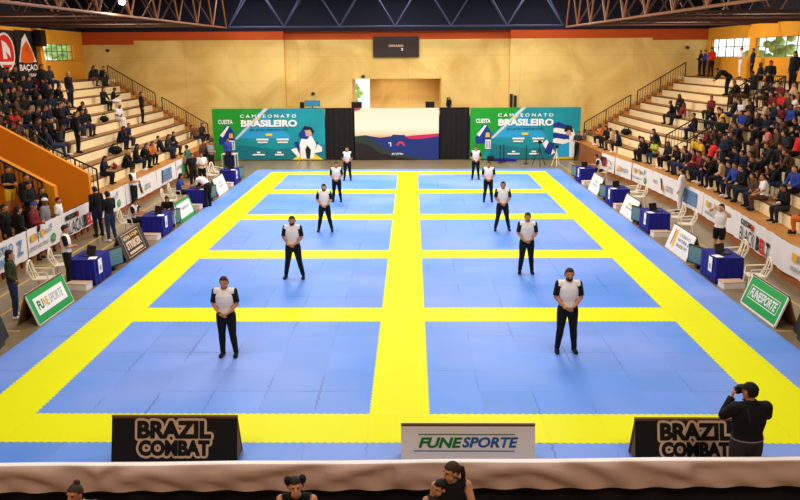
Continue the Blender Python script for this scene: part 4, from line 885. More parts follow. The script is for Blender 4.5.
class Figure:
    """one posed body: a continuous remeshed surface, plus garments cut from it"""
    def __init__(s, pose, voxel=.018, girth=1.0, long_hair=False, head_scale=1.0):
        J = dict(DEF); J.update(pose); s.J = J; g = girth; vs, fs = [], []; s.bones = []
        j = {k: V(v) for k, v in J.items() if isinstance(v, tuple)}
        shx = (j['SL'] - j['SR']).normalized(); P, C, N = j['P'], j['C'], j['N']; hx = (j['HL'] - j['HR']).normalized(); up = (N - P).normalized()
        L = lambda a, b, t: a.lerp(b, t)
        cs = [P - up * .09, P, L(P, C, .5), C, L(C, N, .45), L(C, N, .78), N]; rs = [(.13, .095), (.165, .115), (.145, .10), (.168, .118), (.175, .115), (.135, .085), (.062, .06)]
        loft(vs, fs, cs, [(a * g, b * g) for a, b in rs], shx)
        s.bones += [('torso', cs[i], cs[i + 1], sum(rs[i]) / 2 * g, sum(rs[i + 1]) / 2 * g) for i in range(5)]
        s.bones.append(('neck', L(N, C, .02), L(N, j['H'], .55), .055, .05))
        loft(vs, fs, [N - up * .03, L(N, j['H'], .6)], [(.06, .06), (.052, .055)], shx, 10)
        for a in 'RL':
            loft(vs, fs, [L(N, C, .10), L(L(N, C, .16), j['S' + a], .55), j['S' + a]], [(.055, .05), (.056 * g, .055 * g), (.056 * g,) * 2], up, 10); s.bones.append(('trap', L(N, C, .10), j['S' + a].lerp(N, .25), .055, .056 * g))
            S, E, W_ = j['S' + a], j['E' + a], j['W' + a]
            loft(vs, fs, [S, L(S, E, .35), E], [(.058 * g, .058 * g), (.052 * g,) * 2, (.04, .04)], shx, 10); s.bones.append(('uarm', S, E, .058 * g, .04))
            ell(vs, fs, S, (.062 * g,) * 3, None, 10, 6)
            loft(vs, fs, [E, L(E, W_, .3), W_], [(.041, .041), (.041, .041), (.027, .030)], shx, 10); s.bones.append(('farm', E, W_, .042, .028))
            d = V(J['hd'][a]).normalized() if J['hd'] else (W_ - E).normalized(); inn = (V((0, 0, 0)) + C - W_); inn = inn - d * inn.dot(d); inn = inn.normalized() if inn.length > .01 else d.orthogonal()
            side = d.cross(inn).normalized(); pc = W_ + d * .05; R = Matrix((side, inn, d)).transposed()
            ell(vs, fs, pc, (.042, .02, .056), R, 10, 6)
            for k, (o, ln) in enumerate(((-.030, .062), (-.010, .074), (.011, .070), (.031, .055))):
                k0 = pc + d * .042 + side * o; k1 = k0 + d * ln * .5 + inn * .012; k2 = k1 + d * ln * .3 + inn * .028; loft(vs, fs, [k0, k1, k2], [(.0105,) * 2, (.010,) * 2, (.009,) * 2], side, 6)
            tsd = side * (1 if a == 'R' else -1); k0 = pc - d * .02 + tsd * .03; k1 = k0 + tsd * .028 + d * .03 + inn * .012; k2 = k1 + d * .026 + inn * .014; loft(vs, fs, [k0, k1, k2], [(.014,) * 2, (.012,) * 2, (.010,) * 2], side, 6)
            s.bones.append(('hand', W_ + d * .02, W_ + d * .15, .04, .03))
            Hh, K, A = j['H' + a], j['K' + a], j['A' + a]
            loft(vs, fs, [Hh, L(Hh, K, .3), K], [(.088 * g, .092 * g), (.084 * g, .086 * g), (.056, .058)], hx, 12); s.bones.append(('thigh', Hh, K, .09 * g, .057))
            loft(vs, fs, [K, L(K, A, .3), L(K, A, .7), A], [(.055, .056), (.054, .060), (.040, .042), (.036, .04)], hx, 12); s.bones.append(('shin', K, A, .056, .037))
            ty = J['toe'] * (-1 if a == 'R' else 1) ; td = V(J.get('td' + a, (math.sin(ty), -math.cos(ty), 0))); td.normalize()
            f0 = A + td * -.045 - Z3 * .04; f1 = A + td * .15 - Z3 * .055; loft(vs, fs, [f0, L(f0, f1, .5) + Z3 * .004, f1], [(.036, .04), (.042, .036), (.04, .026)], td.cross(Z3), 10); s.bones.append(('foot', f0, f1, .042, .036))
        R = Matrix.Rotation(J['yaw'], 3, 'Z') @ Matrix.Rotation(J['pit'], 3, 'X'); s.R = R; s.Hc = H = j['H']; q = head_scale; s.q = q
        ell(vs, fs, H + R @ V((0, .008, .022)) * q, (.076 * q, .094 * q, .098 * q), R, 16, 12); ell(vs, fs, H + R @ V((0, -.026, -.05)) * q, (.056 * q, .066 * q, .068 * q), R, 14, 10)
        loft(vs, fs, [H + R @ V((0, -.082, .022)) * q, H + R @ V((0, -.104, -.016)) * q], [(.011 * q,) * 2, (.017 * q, .015 * q)], R @ V((1, 0, 0)), 8)      # nose
        for a in (-1, 1):
            ell(vs, fs, H + R @ V((a * .076, .01, -.005)) * q, (.013 * q, .024 * q, .034 * q), R, 8, 6)                                   # ears
            ell(vs, fs, H + R @ V((a * .031, -.080, .036)) * q, (.024 * q, .014 * q, .009 * q), R, 8, 6)                                # brow
        ell(vs, fs, H + R @ V((0, -.088, -.052)) * q, (.024 * q, .010 * q, .011 * q), R, 8, 6)                                           # lips
        s.bones.append(('head', H + R @ V((0, 0, -.05)) * q, H + R @ V((0, 0, .03)) * q, .07 * q, .088 * q))
        me = bpy.data.meshes.new('raw'); me.from_pydata([tuple(v) for v in vs], [], fs); ob = bpy.data.objects.new('raw', me); COL.objects.link(ob)
        bm = bmesh.new(); bm.from_mesh(me); bmesh.ops.recalc_face_normals(bm, faces=bm.faces); bm.to_mesh(me); bm.free()
        md = ob.modifiers.new('r', 'REMESH'); md.mode = 'VOXEL'; md.voxel_size = voxel; md.adaptivity = 0
        sm = ob.modifiers.new('s', 'SMOOTH'); sm.factor = .5; sm.iterations = 2
        dg = bpy.context.evaluated_depsgraph_get(); s.body = bpy.data.meshes.new_from_object(ob.evaluated_get(dg)); bpy.data.objects.remove(ob); bpy.data.meshes.remove(me)
        b = s.body; b.name = 'person_body'; b.polygons.foreach_set('use_smooth', [True] * len(b.polygons)); b.materials.clear(); b.materials.append(SKINS[0])
        n = len(b.polygons); fc = np.empty(n * 3); b.polygons.foreach_get('center', fc); fc = fc.reshape(-1, 3); best = np.full(n, 1e9); s.reg = np.zeros(n, int); s.t = np.zeros(n)
        for i, (nm, p0, p1, r0, r1) in enumerate(s.bones):
            p0 = np.array(p0); dv = np.array(p1) - p0; t = np.clip(((fc - p0) @ dv) / (dv @ dv), 0, 1); dist = np.linalg.norm(fc - (p0 + t[:, None] * dv), axis=1) - (r0 + (r1 - r0) * t)
            m_ = dist < best; best[m_] = dist[m_]; s.reg[m_] = i; s.t[m_] = t[m_]
        s.names = np.array([x[0] for x in s.bones])[s.reg]; s.tor = np.where(s.names == 'torso', s.reg + s.t, np.where(s.names == 'trap', 5.02 - .0 * s.t, -1)); s.trapin = (s.names == 'trap') & (s.t < .12); s.fc = fc; s.vox = voxel
        s.hl = ((fc - np.array(H)) @ np.array(R)) / q; s.cache = {}; s.jj = j
    def cut(s, key, sel, off, slots=None, smooth=True):
        """garment: the selected faces lifted off the body along the normals"""
        if key in s.cache: return s.cache[key]
        b = s.body; idx = np.nonzero(sel)[0]; vm = {}; vs, fs, mi = [], [], []
        for i in idx:
            f = []
            for v in b.polygons[i].vertices:
                if v not in vm: vm[v] = len(vs); vv = b.vertices[v]; vs.append(vv.co + vv.normal * off)
                f.append(vm[v])
            fs.append(f); mi.append(int(slots[i]) if slots is not None else 0)
        me = bpy.data.meshes.new(key); me.from_pydata(vs, [], fs); me.polygons.foreach_set('use_smooth', [True] * len(fs)); me.polygons.foreach_set('material_index', mi)
        for _ in range((max(mi) if mi else 0) + 1): me.materials.append(CLOTH['black'])
        s.cache[key] = me; return me
    def top(s, sleeve):    # 'short' / 'long' / 'none'
        n = s.names; sel = (s.tor >= 1.2) & (s.tor < 5.9) | ((n == 'uarm') & (s.t < (.85 if sleeve == 'short' else 2))) & (sleeve != 'none')
        if sleeve == 'long': sel |= (n == 'farm') & (s.t < .97)
        slots = np.where(((n == 'uarm') & ((s.t > .1) | (abs(s.fc[:, 0]) > .205))) | (n == 'farm'), 1, 0); slots = np.where((s.tor >= 5.35) | s.trapin, 2, slots)
        return s.cut('shirt_' + sleeve, sel, .022, slots)
    def bottom(s, kind):
        n = s.names; sel = (s.tor >= 0) & (s.tor < 1.45) | (n == 'thigh') & ((s.t < .75) if kind == 'short' else (s.t < 2))
        if kind == 'long': sel |= (n == 'shin') & (s.t < .97)
        return s.cut('trousers_' + kind, sel, .02)
    def shoes(s): return s.cut('shoes', (s.names == 'foot') | (s.names == 'shin') & (s.t > .97), .01)
    def hair(s, style):
        h = s.hl; base = (s.names == 'head') & ((h[:, 2] > .062) | (h[:, 1] > .02) & (h[:, 2] > -.055) | (h[:, 1] > -.03) & (h[:, 2] > .03))
        if style == 'cap': return s.cut('cap', (s.names == 'head') & (h[:, 2] > .045), .018)
        return s.cut('hair_' + style, base, .022 if style == 'long' else .012)
    def tail(s, style):   # long hair falling behind, or a pony tail
        if 'tail_' + style in s.cache: return s.cache['tail_' + style]
        vs, fs = [], []; H, R, q = s.Hc, s.R, s.q; B = lambda x, y, z: H + R @ V((x, y, z)) * q
        if style == 'long': loft(vs, fs, [B(0, .06, .04), B(0, .085, -.06), B(0, .095, -.17), B(0, .09, -.27)], [(.075, .04), (.085, .04), (.085, .032), (.05, .02)], R @ V((1, 0, 0)), 12)
        elif style == 'bun': ell(vs, fs, B(0, .04, .135), (.04, .04, .035), R)
        else: loft(vs, fs, [B(0, .09, .03), B(0, .14, .0), B(0, .15, -.1), B(0, .13, -.2)], [(.025, .025), (.035, .03), (.032, .03), (.012, .012)], R @ V((1, 0, 0)), 10)
        me = bpy.data.meshes.new('hair_tail'); me.from_pydata([tuple(v) for v in vs], [], fs); me.polygons.foreach_set('use_smooth', [True] * len(fs)); me.materials.append(CLOTH['black']); s.cache['tail_' + style] = me; return me
def link_mesh(name, me, parent, mats_):
    o = bpy.data.objects.new(name, me); COL.objects.link(o)
    if parent: o.parent = parent
    for i, sl in enumerate(o.material_slots): sl.link = 'OBJECT'; sl.material = mats_[min(i, len(mats_) - 1)]
    return o
def person(F, label, loc, rz, top='black', sleeve='long', bottom='black', legs='long', hair='short', hcol='black', skin=1, shoes='black', scale=1.0, group=None, sleevecol=None, collar=None, tail=None):
    o = link_mesh('person', F.body, None, [SKINS[skin]]); o.location = loc; o.rotation_euler = (0, 0, rz); o.scale = (scale,) * 3; tag(o, label, 'person', group)
    if top: link_mesh('shirt' if sleeve == 'short' else 'jacket' if sleeve == 'long' else 'vest', F.top(sleeve), o, [CLOTH[top], CLOTH[sleevecol or top], CLOTH[collar or sleevecol or top]])
    if bottom: link_mesh('trousers' if legs == 'long' else 'shorts', F.bottom(legs), o, [CLOTH[bottom]])
    if shoes: link_mesh('shoes', F.shoes(), o, [CLOTH[shoes]])
    if hair == 'cap': link_mesh('cap', F.hair('cap'), o, [CLOTH[hcol]])
    elif hair:
        h = link_mesh('hair', F.hair(hair), o, [HAIR[hcol]])
        if tail: link_mesh('hair_tail', F.tail(tail), h, [HAIR[hcol]])
    return o
def sit(lean=0.0, hands='knee', drop=.44, spread=.10, yaw=0, pit=0.0, fwd=.0):
    """seated pose; origin on the front edge of the seat, feet drop below it"""
    P = (0, .12, .10); s_, c_ = math.sin(lean), math.cos(lean); B = lambda x, y, z: (x, .12 + y - z * s_, .10 + z * c_)
    d = dict(P=P, C=B(0, .02, .27), N=B(0, .01, .525), H=(0, .12 - .03 - .68 * s_ - .0, .10 + .68 * c_), SR=B(-.18, 0, .47), SL=B(.18, 0, .47), HR=(-.10, .08, .08), HL=(.10, .08, .08), KR=(-spread - .03, -.30, .085), KL=(spread + .03, -.30, .085), AR=(-spread - .02, -.24 - fwd, -drop + .09), AL=(spread + .02, -.24 - fwd, -drop + .09), yaw=yaw, pit=pit, toe=.2)
    if hands == 'knee': d.update(ER=B(-.26, -.08, .24), EL=B(.26, -.08, .24), WR=(-.15, -.18, .21), WL=(.15, -.18, .21))
    if hands == 'lap': d.update(ER=B(-.25, -.04, .22), EL=B(.25, -.04, .22), WR=(-.07, -.09, .24), WL=(.07, -.10, .22))
    if hands == 'phone': d.update(ER=B(-.22, -.10, .23), EL=B(.22, -.10, .23), WR=(-.06, -.20 - .3 * s_, .40), WL=(.06, -.20 - .3 * s_, .40))
    if hands == 'chin': d.update(ER=(-.16, -.22, .20), EL=(.16, -.22, .20), WR=(-.04, -.20 - .25 * s_, .46), WL=(.05, -.22 - .15 * s_, .30))
    if hands == 'back': d.update(ER=B(-.28, .12, .24), EL=B(.28, .12, .24), WR=(-.30, .32, .05), WL=(.30, .32, .05))
    if hands == 'desk': d.update(ER=B(-.23, -.12, .24), EL=B(.23, -.12, .24), WR=(-.10, -.36, .34), WL=(.12, -.36, .34))
    return d
CLASP = dict(ER=(-.255, -.02, 1.16), EL=(.255, -.02, 1.16), WR=(-.075, -.19, .985), WL=(.085, -.175, 1.0), hd=dict(R=(.8, -.25, -.5), L=(-.8, -.3, -.45)))
def stance(w, w2=None, **k):
    w2 = w if w2 is None else w2; d = dict(KR=(-.095 - w * .45, -.015, .50), KL=(.095 + w2 * .45, -.015, .50), AR=(-.10 - w, .025, .085), AL=(.10 + w2, .025, .085)); d.update(k); return d
RF = [Figure(stance(.02, .06, **CLASP), .0125, 1.07, head_scale=1.07), Figure(stance(.13, .15, **CLASP), .0125, 1.07, head_scale=1.07), Figure(stance(.07, .07, **CLASP), .0125, 1.07, head_scale=1.07)]
refs = [(228, 357, 0, 1.0, 'front left referee with hands clasped, legs nearly together'), (294, 279, 1, 1.04, 'second referee from the front in the left column, wide stance'), (325, 232, 1, 1.0, 'middle referee of the left column, wide stance'), (337, 202, 2, 1.0, 'fourth referee from the front in the left column'), (347.5, 180.5, 2, .98, 'farthest referee of the left column, before the black curtain'),
        (566, 353, 2, 1.06, 'front right referee with a yellow wristband'), (526, 274, 2, 1.03, 'second referee from the front in the right column'), (502, 231, 1, 1.03, 'middle referee of the right column'), (488, 202, 2, 1.0, 'fourth referee from the front in the right column'), (475.5, 179.5, 2, .98, 'farthest referee of the right column, before the green banner edge')]
for k, (px, py, f, sca, lb) in enumerate(refs):
    q = at_floor(px, py, 0); F = RF[f]; o = person(F, lb + (', white and black polo' if len(lb.split()) < 12 else ''), (q.x, q.y + .05, .006), random.uniform(-.06, .06), 'white', 'short', 'black', 'long', 'short', 'black', [1, 1, 0, 1, 1, 1, 1, 1, 1, 1][k], 'black', sca, 'referees standing on the mat', 'black', 'black')
    bl = MB(); j = F.jj; bl.bar(j['WR'].lerp(j['ER'], .12), j['WR'].lerp(j['ER'], .02), .038, CLOTH['yellow' if k in (1, 5) else 'lime' if k == 6 else 'black'], 8).build('wristband', o)
    e = MB(); H, R = F.Hc, F.R
    for a in (-1, 1): e.ball(H + R @ V((a * .031, -.083, .022)), .011, .006, .006, CLOTH['black'], 6, 4)
    for a in (-1, 1):
        e = MB(); e.ball(H + R @ V((a * .031, -.084, .020)), .012, .006, .007, CLOTH['black'], 6, 4); e.build('eye', o)
    if k in (1, 2, 5):
        b_ = F.cut('beard', (F.names == 'head') & (F.hl[:, 2] < -.04) & (F.hl[:, 1] < .03) & ~((abs(F.hl[:, 0]) < .022) & (F.hl[:, 2] > -.062)), .006); link_mesh('beard', b_, o, [HAIR['black']])

# ---- standing poses and seated poses for everyone else
STN = Figure(stance(.02), .02); STW = Figure(stance(.05, .03, ER=(-.25, -.04, 1.16), EL=(.25, .0, 1.15), WR=(-.02, -.20, 1.14), WL=(.10, -.20, 1.10), pit=.2), .02)      # arms folded / holding a phone
STH = Figure(stance(.03, .05, ER=(-.26, .08, 1.16), EL=(.26, .08, 1.16), WR=(-.17, -.06, 1.0), WL=(.17, -.06, 1.0)), .02)
BEND = Figure(dict(P=(0, .10, .95), C=(0, -.12, 1.10), N=(0, -.36, 1.20), H=(0, -.50, 1.25), SR=(-.18, -.32, 1.17), SL=(.18, -.32, 1.17), ER=(-.20, -.42, .93), EL=(.20, -.42, .93), WR=(-.14, -.55, .78), WL=(.14, -.55, .78), HR=(-.09, .10, .92), HL=(.09, .10, .92), AR=(-.11, .06, .085), AL=(.11, .06, .085), KR=(-.1, .05, .5), KL=(.1, .05, .5), pit=.6), .02)
RAISE = Figure(stance(.03, ER=(-.36, -.05, 1.50), EL=(.34, -.12, 1.40), WR=(-.16, -.14, 1.62), WL=(.13, -.16, 1.60)), .016)
SD = .385
SITS = [Figure(sit(.12, 'knee', SD), .022), Figure(sit(.42, 'chin', SD, pit=.1), .022), Figure(sit(.2, 'phone', SD, pit=.35), .022), Figure(sit(.05, 'lap', SD, yaw=.5), .022), Figure(sit(-.35, 'back', SD, fwd=.1), .022), Figure(sit(.3, 'lap', SD, .05, yaw=-.6), .022), Figure(sit(.15, 'lap', SD, .16, yaw=-.15, pit=.15), .022)]
SC = [Figure(sit(.30, 'desk', .44, pit=.3), .018), Figure(sit(.15, 'desk', .44, yaw=.3, pit=.1), .018)]
def dirz(s): return PI / 2 if s < 0 else -PI / 2      # local -y turned towards the court
# ---- people around the court
def stand_floor(F, px, py, lb, rz, z=ZF, **k): q = at_floor(px, py, z); return person(F, lb, (q.x, q.y, z + .004), rz, **k)
stand_floor(STH, 17, 318, 'woman with long dark hair standing in dark jacket and jeans, far left', face(.8, .4), top='dark green', bottom='denim', hair='long', tail='long', shoes='white', scale=.98)
stand_floor(STW, 70.5, 286, 'man in white vest and black trousers standing at the front left table', face(1, .35), top='white', sleeve='short', sleevecol='black', skin=1)
stand_floor(STN, 99.5, 236, 'left one of two standing people in black jackets and jeans', face(-.9, .6), top='black', bottom='navy', scale=1.03)
stand_floor(STW, 112, 241, 'right one of two standing people in black jackets, light shoes', face(-.9, .5), top='black', bottom='denim', shoes='white', hair='long')
stand_floor(STW, 135.5, 208, 'person in white and black vest leaning on the left banner', face(1, -.1), top='white', sleeve='short', sleevecol='black')
stand_floor(STN, 194, 189, 'referee in black sleeves standing left of the man in white polo', face(.7, -.7), top='black', sleeve='short')
stand_floor(STW, 203, 188, 'man in white polo and black trousers standing by the far left table', face(.5, -1), top='white', sleeve='short')
stand_floor(BEND, 207.5, 207, 'person in white shirt bending over the third table on the left', face(-.9, .6), top='white', sleeve='short')
stand_floor(STN, 679, 212, 'person in white martial arts uniform standing by the right banner', face(-.8, .5), z=ZF, top='white', bottom='white', hair='short', hcol='brown', skin=0)
stand_floor(RAISE, 717, 257, 'woman in white top with both hands raised to her head, right', face(-.7, -.7), top='white', sleeve='short', bottom='black', legs='short', hair='long', tail='long', skin=0, scale=.97)
def at_chair(F, x, y, d, lb, **k): person(F, lb, (x + d[0] * .2, y + d[1] * .2, ZF + .452), face(*d), **k)
at_chair(SC[0], -9.95, 14.6, (1, 0), 'man in white and black vest seated at the second left table', top='white', sleeve='short', sleevecol='black')
at_chair(SC[1], -9.95, 20.5, (1, .1), 'woman in blue shirt seated at the third left table', top='blue', sleeve='short', bottom='black', hair='long', tail='long')
at_chair(SC[0], 9.9, 26.9, (-1, .2), 'person in white and black vest seated at the farthest right table', top='white', sleeve='short', sleevecol='black')
t = thing('plastic_chair', 'x', 'chair')
for ch in list(t.children): pass
bpy.data.objects.remove(t)
place(CH, used, (-8.95, 16.0, ZF), face(.3, -1), 'white plastic chair under the dark haired child at second left table', 'white plastic chairs around the score tables')
person(SC[0], 'dark haired child in black seated behind the second left table', (-8.9, 15.8, ZF + .452), face(.2, -1), top='black', hair='long', tail='long', scale=.85)
stand_floor(STN, 229, 168, 'person in royal blue top standing by the small white table', face(.8, -.6), top='blue', bottom='navy')
stand_floor(STN, 189, 178, 'man in green shirt standing at the far end of the left stand', face(-1, .2), top='green', sleeve='short', bottom='black', z=ZF + .02)
stand_floor(STW, 212, 172, 'person in grey top standing before the stairs beside the left backdrop', face(.9, -.4), top='grey', sleeve='short', bottom='black')
stand_floor(STN, 205, 172, 'person in brown top standing before the stairs, left end', face(.9, -.6), top='brown', bottom='black')
stand_floor(STW, 577, 160, 'man in grey shirt standing before the right backdrop corner', face(-.1, -1), top='dark grey', sleeve='short', bottom='black')
stand_floor(STN, 583.5, 157, 'person in white top standing behind the man in grey shirt, right', face(-.6, -1), top='white', sleeve='short', bottom='grey')
stand_floor(STN, 589, 158, 'tall person in black standing at the foot of the right stairs', face(-.7, -.8), top='black', bottom='navy')
stand_floor(STW, 596.5, 159.5, 'person in black jacket standing second from the right stairs', face(-.5, -1), top='black', bottom='dark grey')
# behind the barrier and at the vomitory (left, floor level)
def behind(px, py, h, u, lb, F, rz, **k):
    q = at_side(px, py, -1, u); zf = q.z - h; person(F, lb, (q.x, q.y, max(ZF, zf)), rz, **k)
for (px, py, u, lb, F, kw) in ((44, 200.5, 11.15, 'man in white cap and grey jacket behind the left banner', STN, dict(top='grey', hair='cap', hcol='white', skin=2)), (57.5, 199.5, 10.98 + .2, 'boy in white shirt beside the lower orange wall, behind the banner', STN, dict(top='white', sleeve='short')), (32.5, 204, 11.12, 'person in dark red top and blue face cover behind left banner', STW, dict(top='dark red', hair='cap', hcol='blue')), (17, 208, 11.3, 'woman in black behind the left banner, facing right', STH, dict(top='black', hair='long', tail='long')), (24.5, 206, 12.1, 'person in navy top second behind the black dressed woman, left', STN, dict(top='navy')), (3, 205, 11.9, 'person in black at the left picture edge behind the banner', STN, dict(top='black'))):
    q = at_side(px, py, -1, u); h = q.z - ZF; person(F, lb, (q.x, q.y, ZF), face(1, .1) if F is not STH else face(.6, .8), scale=min(1.05, max(.72, h / 1.66)), **kw)
for (px, py, yv, lb, F, kw) in ((41, 190, 13.1, 'dark haired person in black beside the lower orange stair wall', STN, dict(top='black')), (27.5, 183, 12.5, 'woman in black resting her chin, on the left exit stairs', STW, dict(top='black', hair='long')), (25, 175, 12.95, 'man in black behind the resting woman on the exit stairs', STN, dict(top='black')), (7, 169, 12.9, 'person in black shirt and yellow shorts on left exit stairs', STW, dict(top='black', sleeve='short', bottom='yellow', legs='short'))):
    q = at_depth(px, py, yv); u = Cx(yv) - q.x; zf = ZF + max(0, .19 * (int((u - u1_ - .02) / .29) + 1)) if u > u1_ else ZF
    person(F, lb, (q.x, q.y, zf + .004), face(1, -.4), scale=max(.8, min(1.08, (q.z - zf) / 1.64)), **kw)
# on the stage platform
q = at_depth(449, 103, 36.2); person(STN, 'operator in black standing on the platform above the right curtain', (q.x, 36.35, 2.625), face(-.3, -1), top='black', scale=.62 if q.z - 2.62 < 1.1 else .8)

# ---- spectators on the steps: seats are found where the sight line meets a step
rc = random.Random(11); ROWS = {}
HS = .74
def seat_of(px, py, s, hh, du, top_ok=True):
    best = None
    for k in range(-1, 10):
        u = (UK(k) if k >= 0 else 11.45) + du; z = ZK(k) if k >= 0 else 1.06
        q = at_side(px, py, s, u); e = abs(q.z - z - hh)
        if best is None or e < best[0]: best = (e, k, q.y, u, z)
    return best
people = []
def seated(s, lst):
    for it in lst:
        px, py, col = it[:3]; e, k, y, u, z = seat_of(px, py, s, HS, .12)
        if k < 0: k, z = 0, ZK(0)
        if s < 0 and y < Y0L + .3: continue
        people.append([s, k, y, 'sit', col, it[3] if len(it) > 3 else {}])
def standing(s, lst):
    for it in lst:
        px, py, col = it[:3]; e, k, y, u, z = seat_of(px, py, s, 1.62, .33); kw = dict(it[3]) if len(it) > 3 else {}
        if kw.get('land'): q = at_side(px, py, s, 18.75); k, y = 9, min(q.y, YB - .6); kw['scale'] = max(.88, min(1.08, (q.z - ZK(9)) / 1.62))
        people.append([s, k, y, 'stand', col, kw])
B, N_, D, R_, W_2 = 'black', 'navy', 'dark grey', 'red', 'white'
seated(-1, [(13, 71, B), (20, 75, B), (26, 74.5, N_), (31, 77, B), (36, 78.5, 'dark red'), (41, 81.5, N_), (10, 89, B), (16, 88, 'brown'), (4, 84, B), (24, 84, B), (29, 88, N_), (47.5, 71, D), (53, 84, B), (20, 100, B), (26, 101, B), (9, 108.5, R_), (30, 107, B), (40, 107, N_), (53, 105, B), (34, 111, B), (3, 100, B), (14, 97, 'brown'), (5, 76, B), (45, 84, B), (37, 92, B), (46, 95, N_), (2, 92, D), (22, 93, B), (30, 97, B),
            (76, 101, B), (73, 112, B), (102, 93, B, dict(bottom='black')), (112, 93, B, dict(bottom='white')), (116, 108, W_2, dict(bottom='white', hcol='blond')), (117.5, 126, B, dict(hair='long')), (124.5, 126, N_), (123, 154, B, dict(hcol='blond')), (110, 174.5, N_), (142, 160, B), (154, 150, 'orange', dict(bottom='black')), (147.5, 157, B), (162, 138, B), (166, 139, D, dict(bottom='denim')), (89, 67, B), (99.5, 68.5, B), (96.5, 70.5, N_), (178, 143, B), (201, 144.5, 'brown'), (207, 151, D), (34, 137, 'brown', dict(bottom='dark red')), (16, 121, 'brown'), (3, 121, B), (24, 112, B), (12, 114, N_), (44, 118, B), (50, 124, N_), (57, 131, D), (30, 124, B)])
standing(-1, [(68, 75, B, dict(hcol='blond')), (41.5, 69, B), (59.5, 105, B), (75, 113.5, B), (141, 97, B), (201, 143, 'green') if False else (188.5, 137, 'green')][:5])
seated(1, [(673, 102.5, B), (681, 100.5, 'dark red'), (684, 98, B), (696, 113, N_), (713, 98, 'dark red'), (717, 97.5, 'red'), (732, 101, B), (725, 122.5, B), (744, 103.5, W_2), (752.5, 104.5, B), (757.5, 104.5, B), (745, 118, 'blue'), (784, 97, R_), (776, 94, 'dark red'), (768, 99, 'beige'), (798, 97, W_2), (792, 110, 'blue'), (797, 108, N_), (770, 118, N_), (762, 120, B), (756, 128, B), (608.5, 128, B), (614, 131.5, 'beige'), (620.5, 134, N_), (602, 129.5, 'orange'), (644, 138.5, B), (659.5, 131, N_, dict(bottom='brown')), (638, 150, 'beige'), (635, 148, B), (649.5, 156, 'lime'), (661.5, 133, B), (696, 141, 'yellow'), (703, 138, 'yellow'), (679, 149, B), (695, 154, 'dark red'), (702, 157, 'dark red'), (710, 146.5, R_), (708, 131, 'dark red'), (704, 145, 'orange'), (690, 156, B), (736, 122, 'brown'), (742, 121.5, N_), (752, 140.5, 'brown'), (769, 132.5, 'pink'), (761, 130, R_), (747, 154.5, N_), (738, 149, N_), (796, 138.5, R_), (790, 128, D), (785, 126, B), (779, 127, 'brown'), (661, 165, B), (669, 168, B), (672.5, 162, 'beige'), (687, 175, B), (692, 172, B, dict(hcol='grey')), (685, 150, B), (704, 181, B), (708, 176, 'orange'), (721, 183, B), (727, 178, 'blue'), (731, 164, D), (738, 168, B), (750, 175.5, B), (765, 178.5, W_2, dict(bottom='brown')), (777, 194, B), (791.5, 190.5, B), (758, 176, 'brown'), (797, 170, 'blue'), (799, 206, 'orange', dict(bottom='orange')), (749, 192, B), (761, 66, B), (756, 72.5, D), (748, 80.5, B), (790, 82, 'beige'), (775, 80, B), (783, 86, 'dark red'), (740, 86, B), (768, 88, B), (715, 112, B), (722, 110, B), (700, 104, B) if False else (727, 112, 'yellow'), (740, 133, B), (748, 132, B), (733, 134, B), (716, 133, B), (724, 146, N_), (730, 150, D), (775, 143, D), (783, 141, B), (716, 160, 'orange'), (722, 166, 'beige'), (712, 166, B), (697, 165, B), (703, 168, B), (679, 165, B), (675, 178, B), (690, 183, B), (697, 186, B), (714, 190, 'orange'), (733, 187, B), (741, 183, 'beige'), (640, 165, B), (648, 168, 'beige'), (765, 108, N_), (775, 108, N_), (782, 112, N_), (788, 118, 'brown'), (730, 128, D), (751, 118, B), (720, 140, B), (712, 153, B), (752, 150, 'brown')])
standing(1, [(697.5, 52.5, B, dict(land=1)), (705.5, 52.5, 'blue', dict(land=1)), (712.5, 50, R_, dict(land=1)), (742, 49.5, W_2, dict(bottom='white', land=1)), (753.5, 50.5, N_, dict(land=1)), (770.5, 66.5, B), (795, 56, B), (725, 137, N_, dict(hair='cap', hcol='navy')), (728, 62, B, dict(bend=1))])
# the packed block on the right and the upper left corner: fill the remaining seats of the same rows
def fill(s, k0, k1, ya, yb_, prob, cols):
    for k in range(k0, k1):
        y = ya + rc.random() * .3
        while y < yb_:
            if rc.random() < prob: people.append([s, k, y, 'sit', rc.choice(cols), {}])
            y += .52 + rc.random() * .22
DK = [B] * 7 + [N_] * 4 + [D] * 2 + ['brown', 'dark red', 'brown', 'blue', 'beige', R_]
fill(1, 4, 9, 11.2, 20.5, .62, DK); fill(1, 1, 4, 12.2, 20.0, .45, DK); fill(-1, 4, 10, 17.0, 24.5, .72, [B] * 8 + [N_] * 4 + ['brown', D]); 
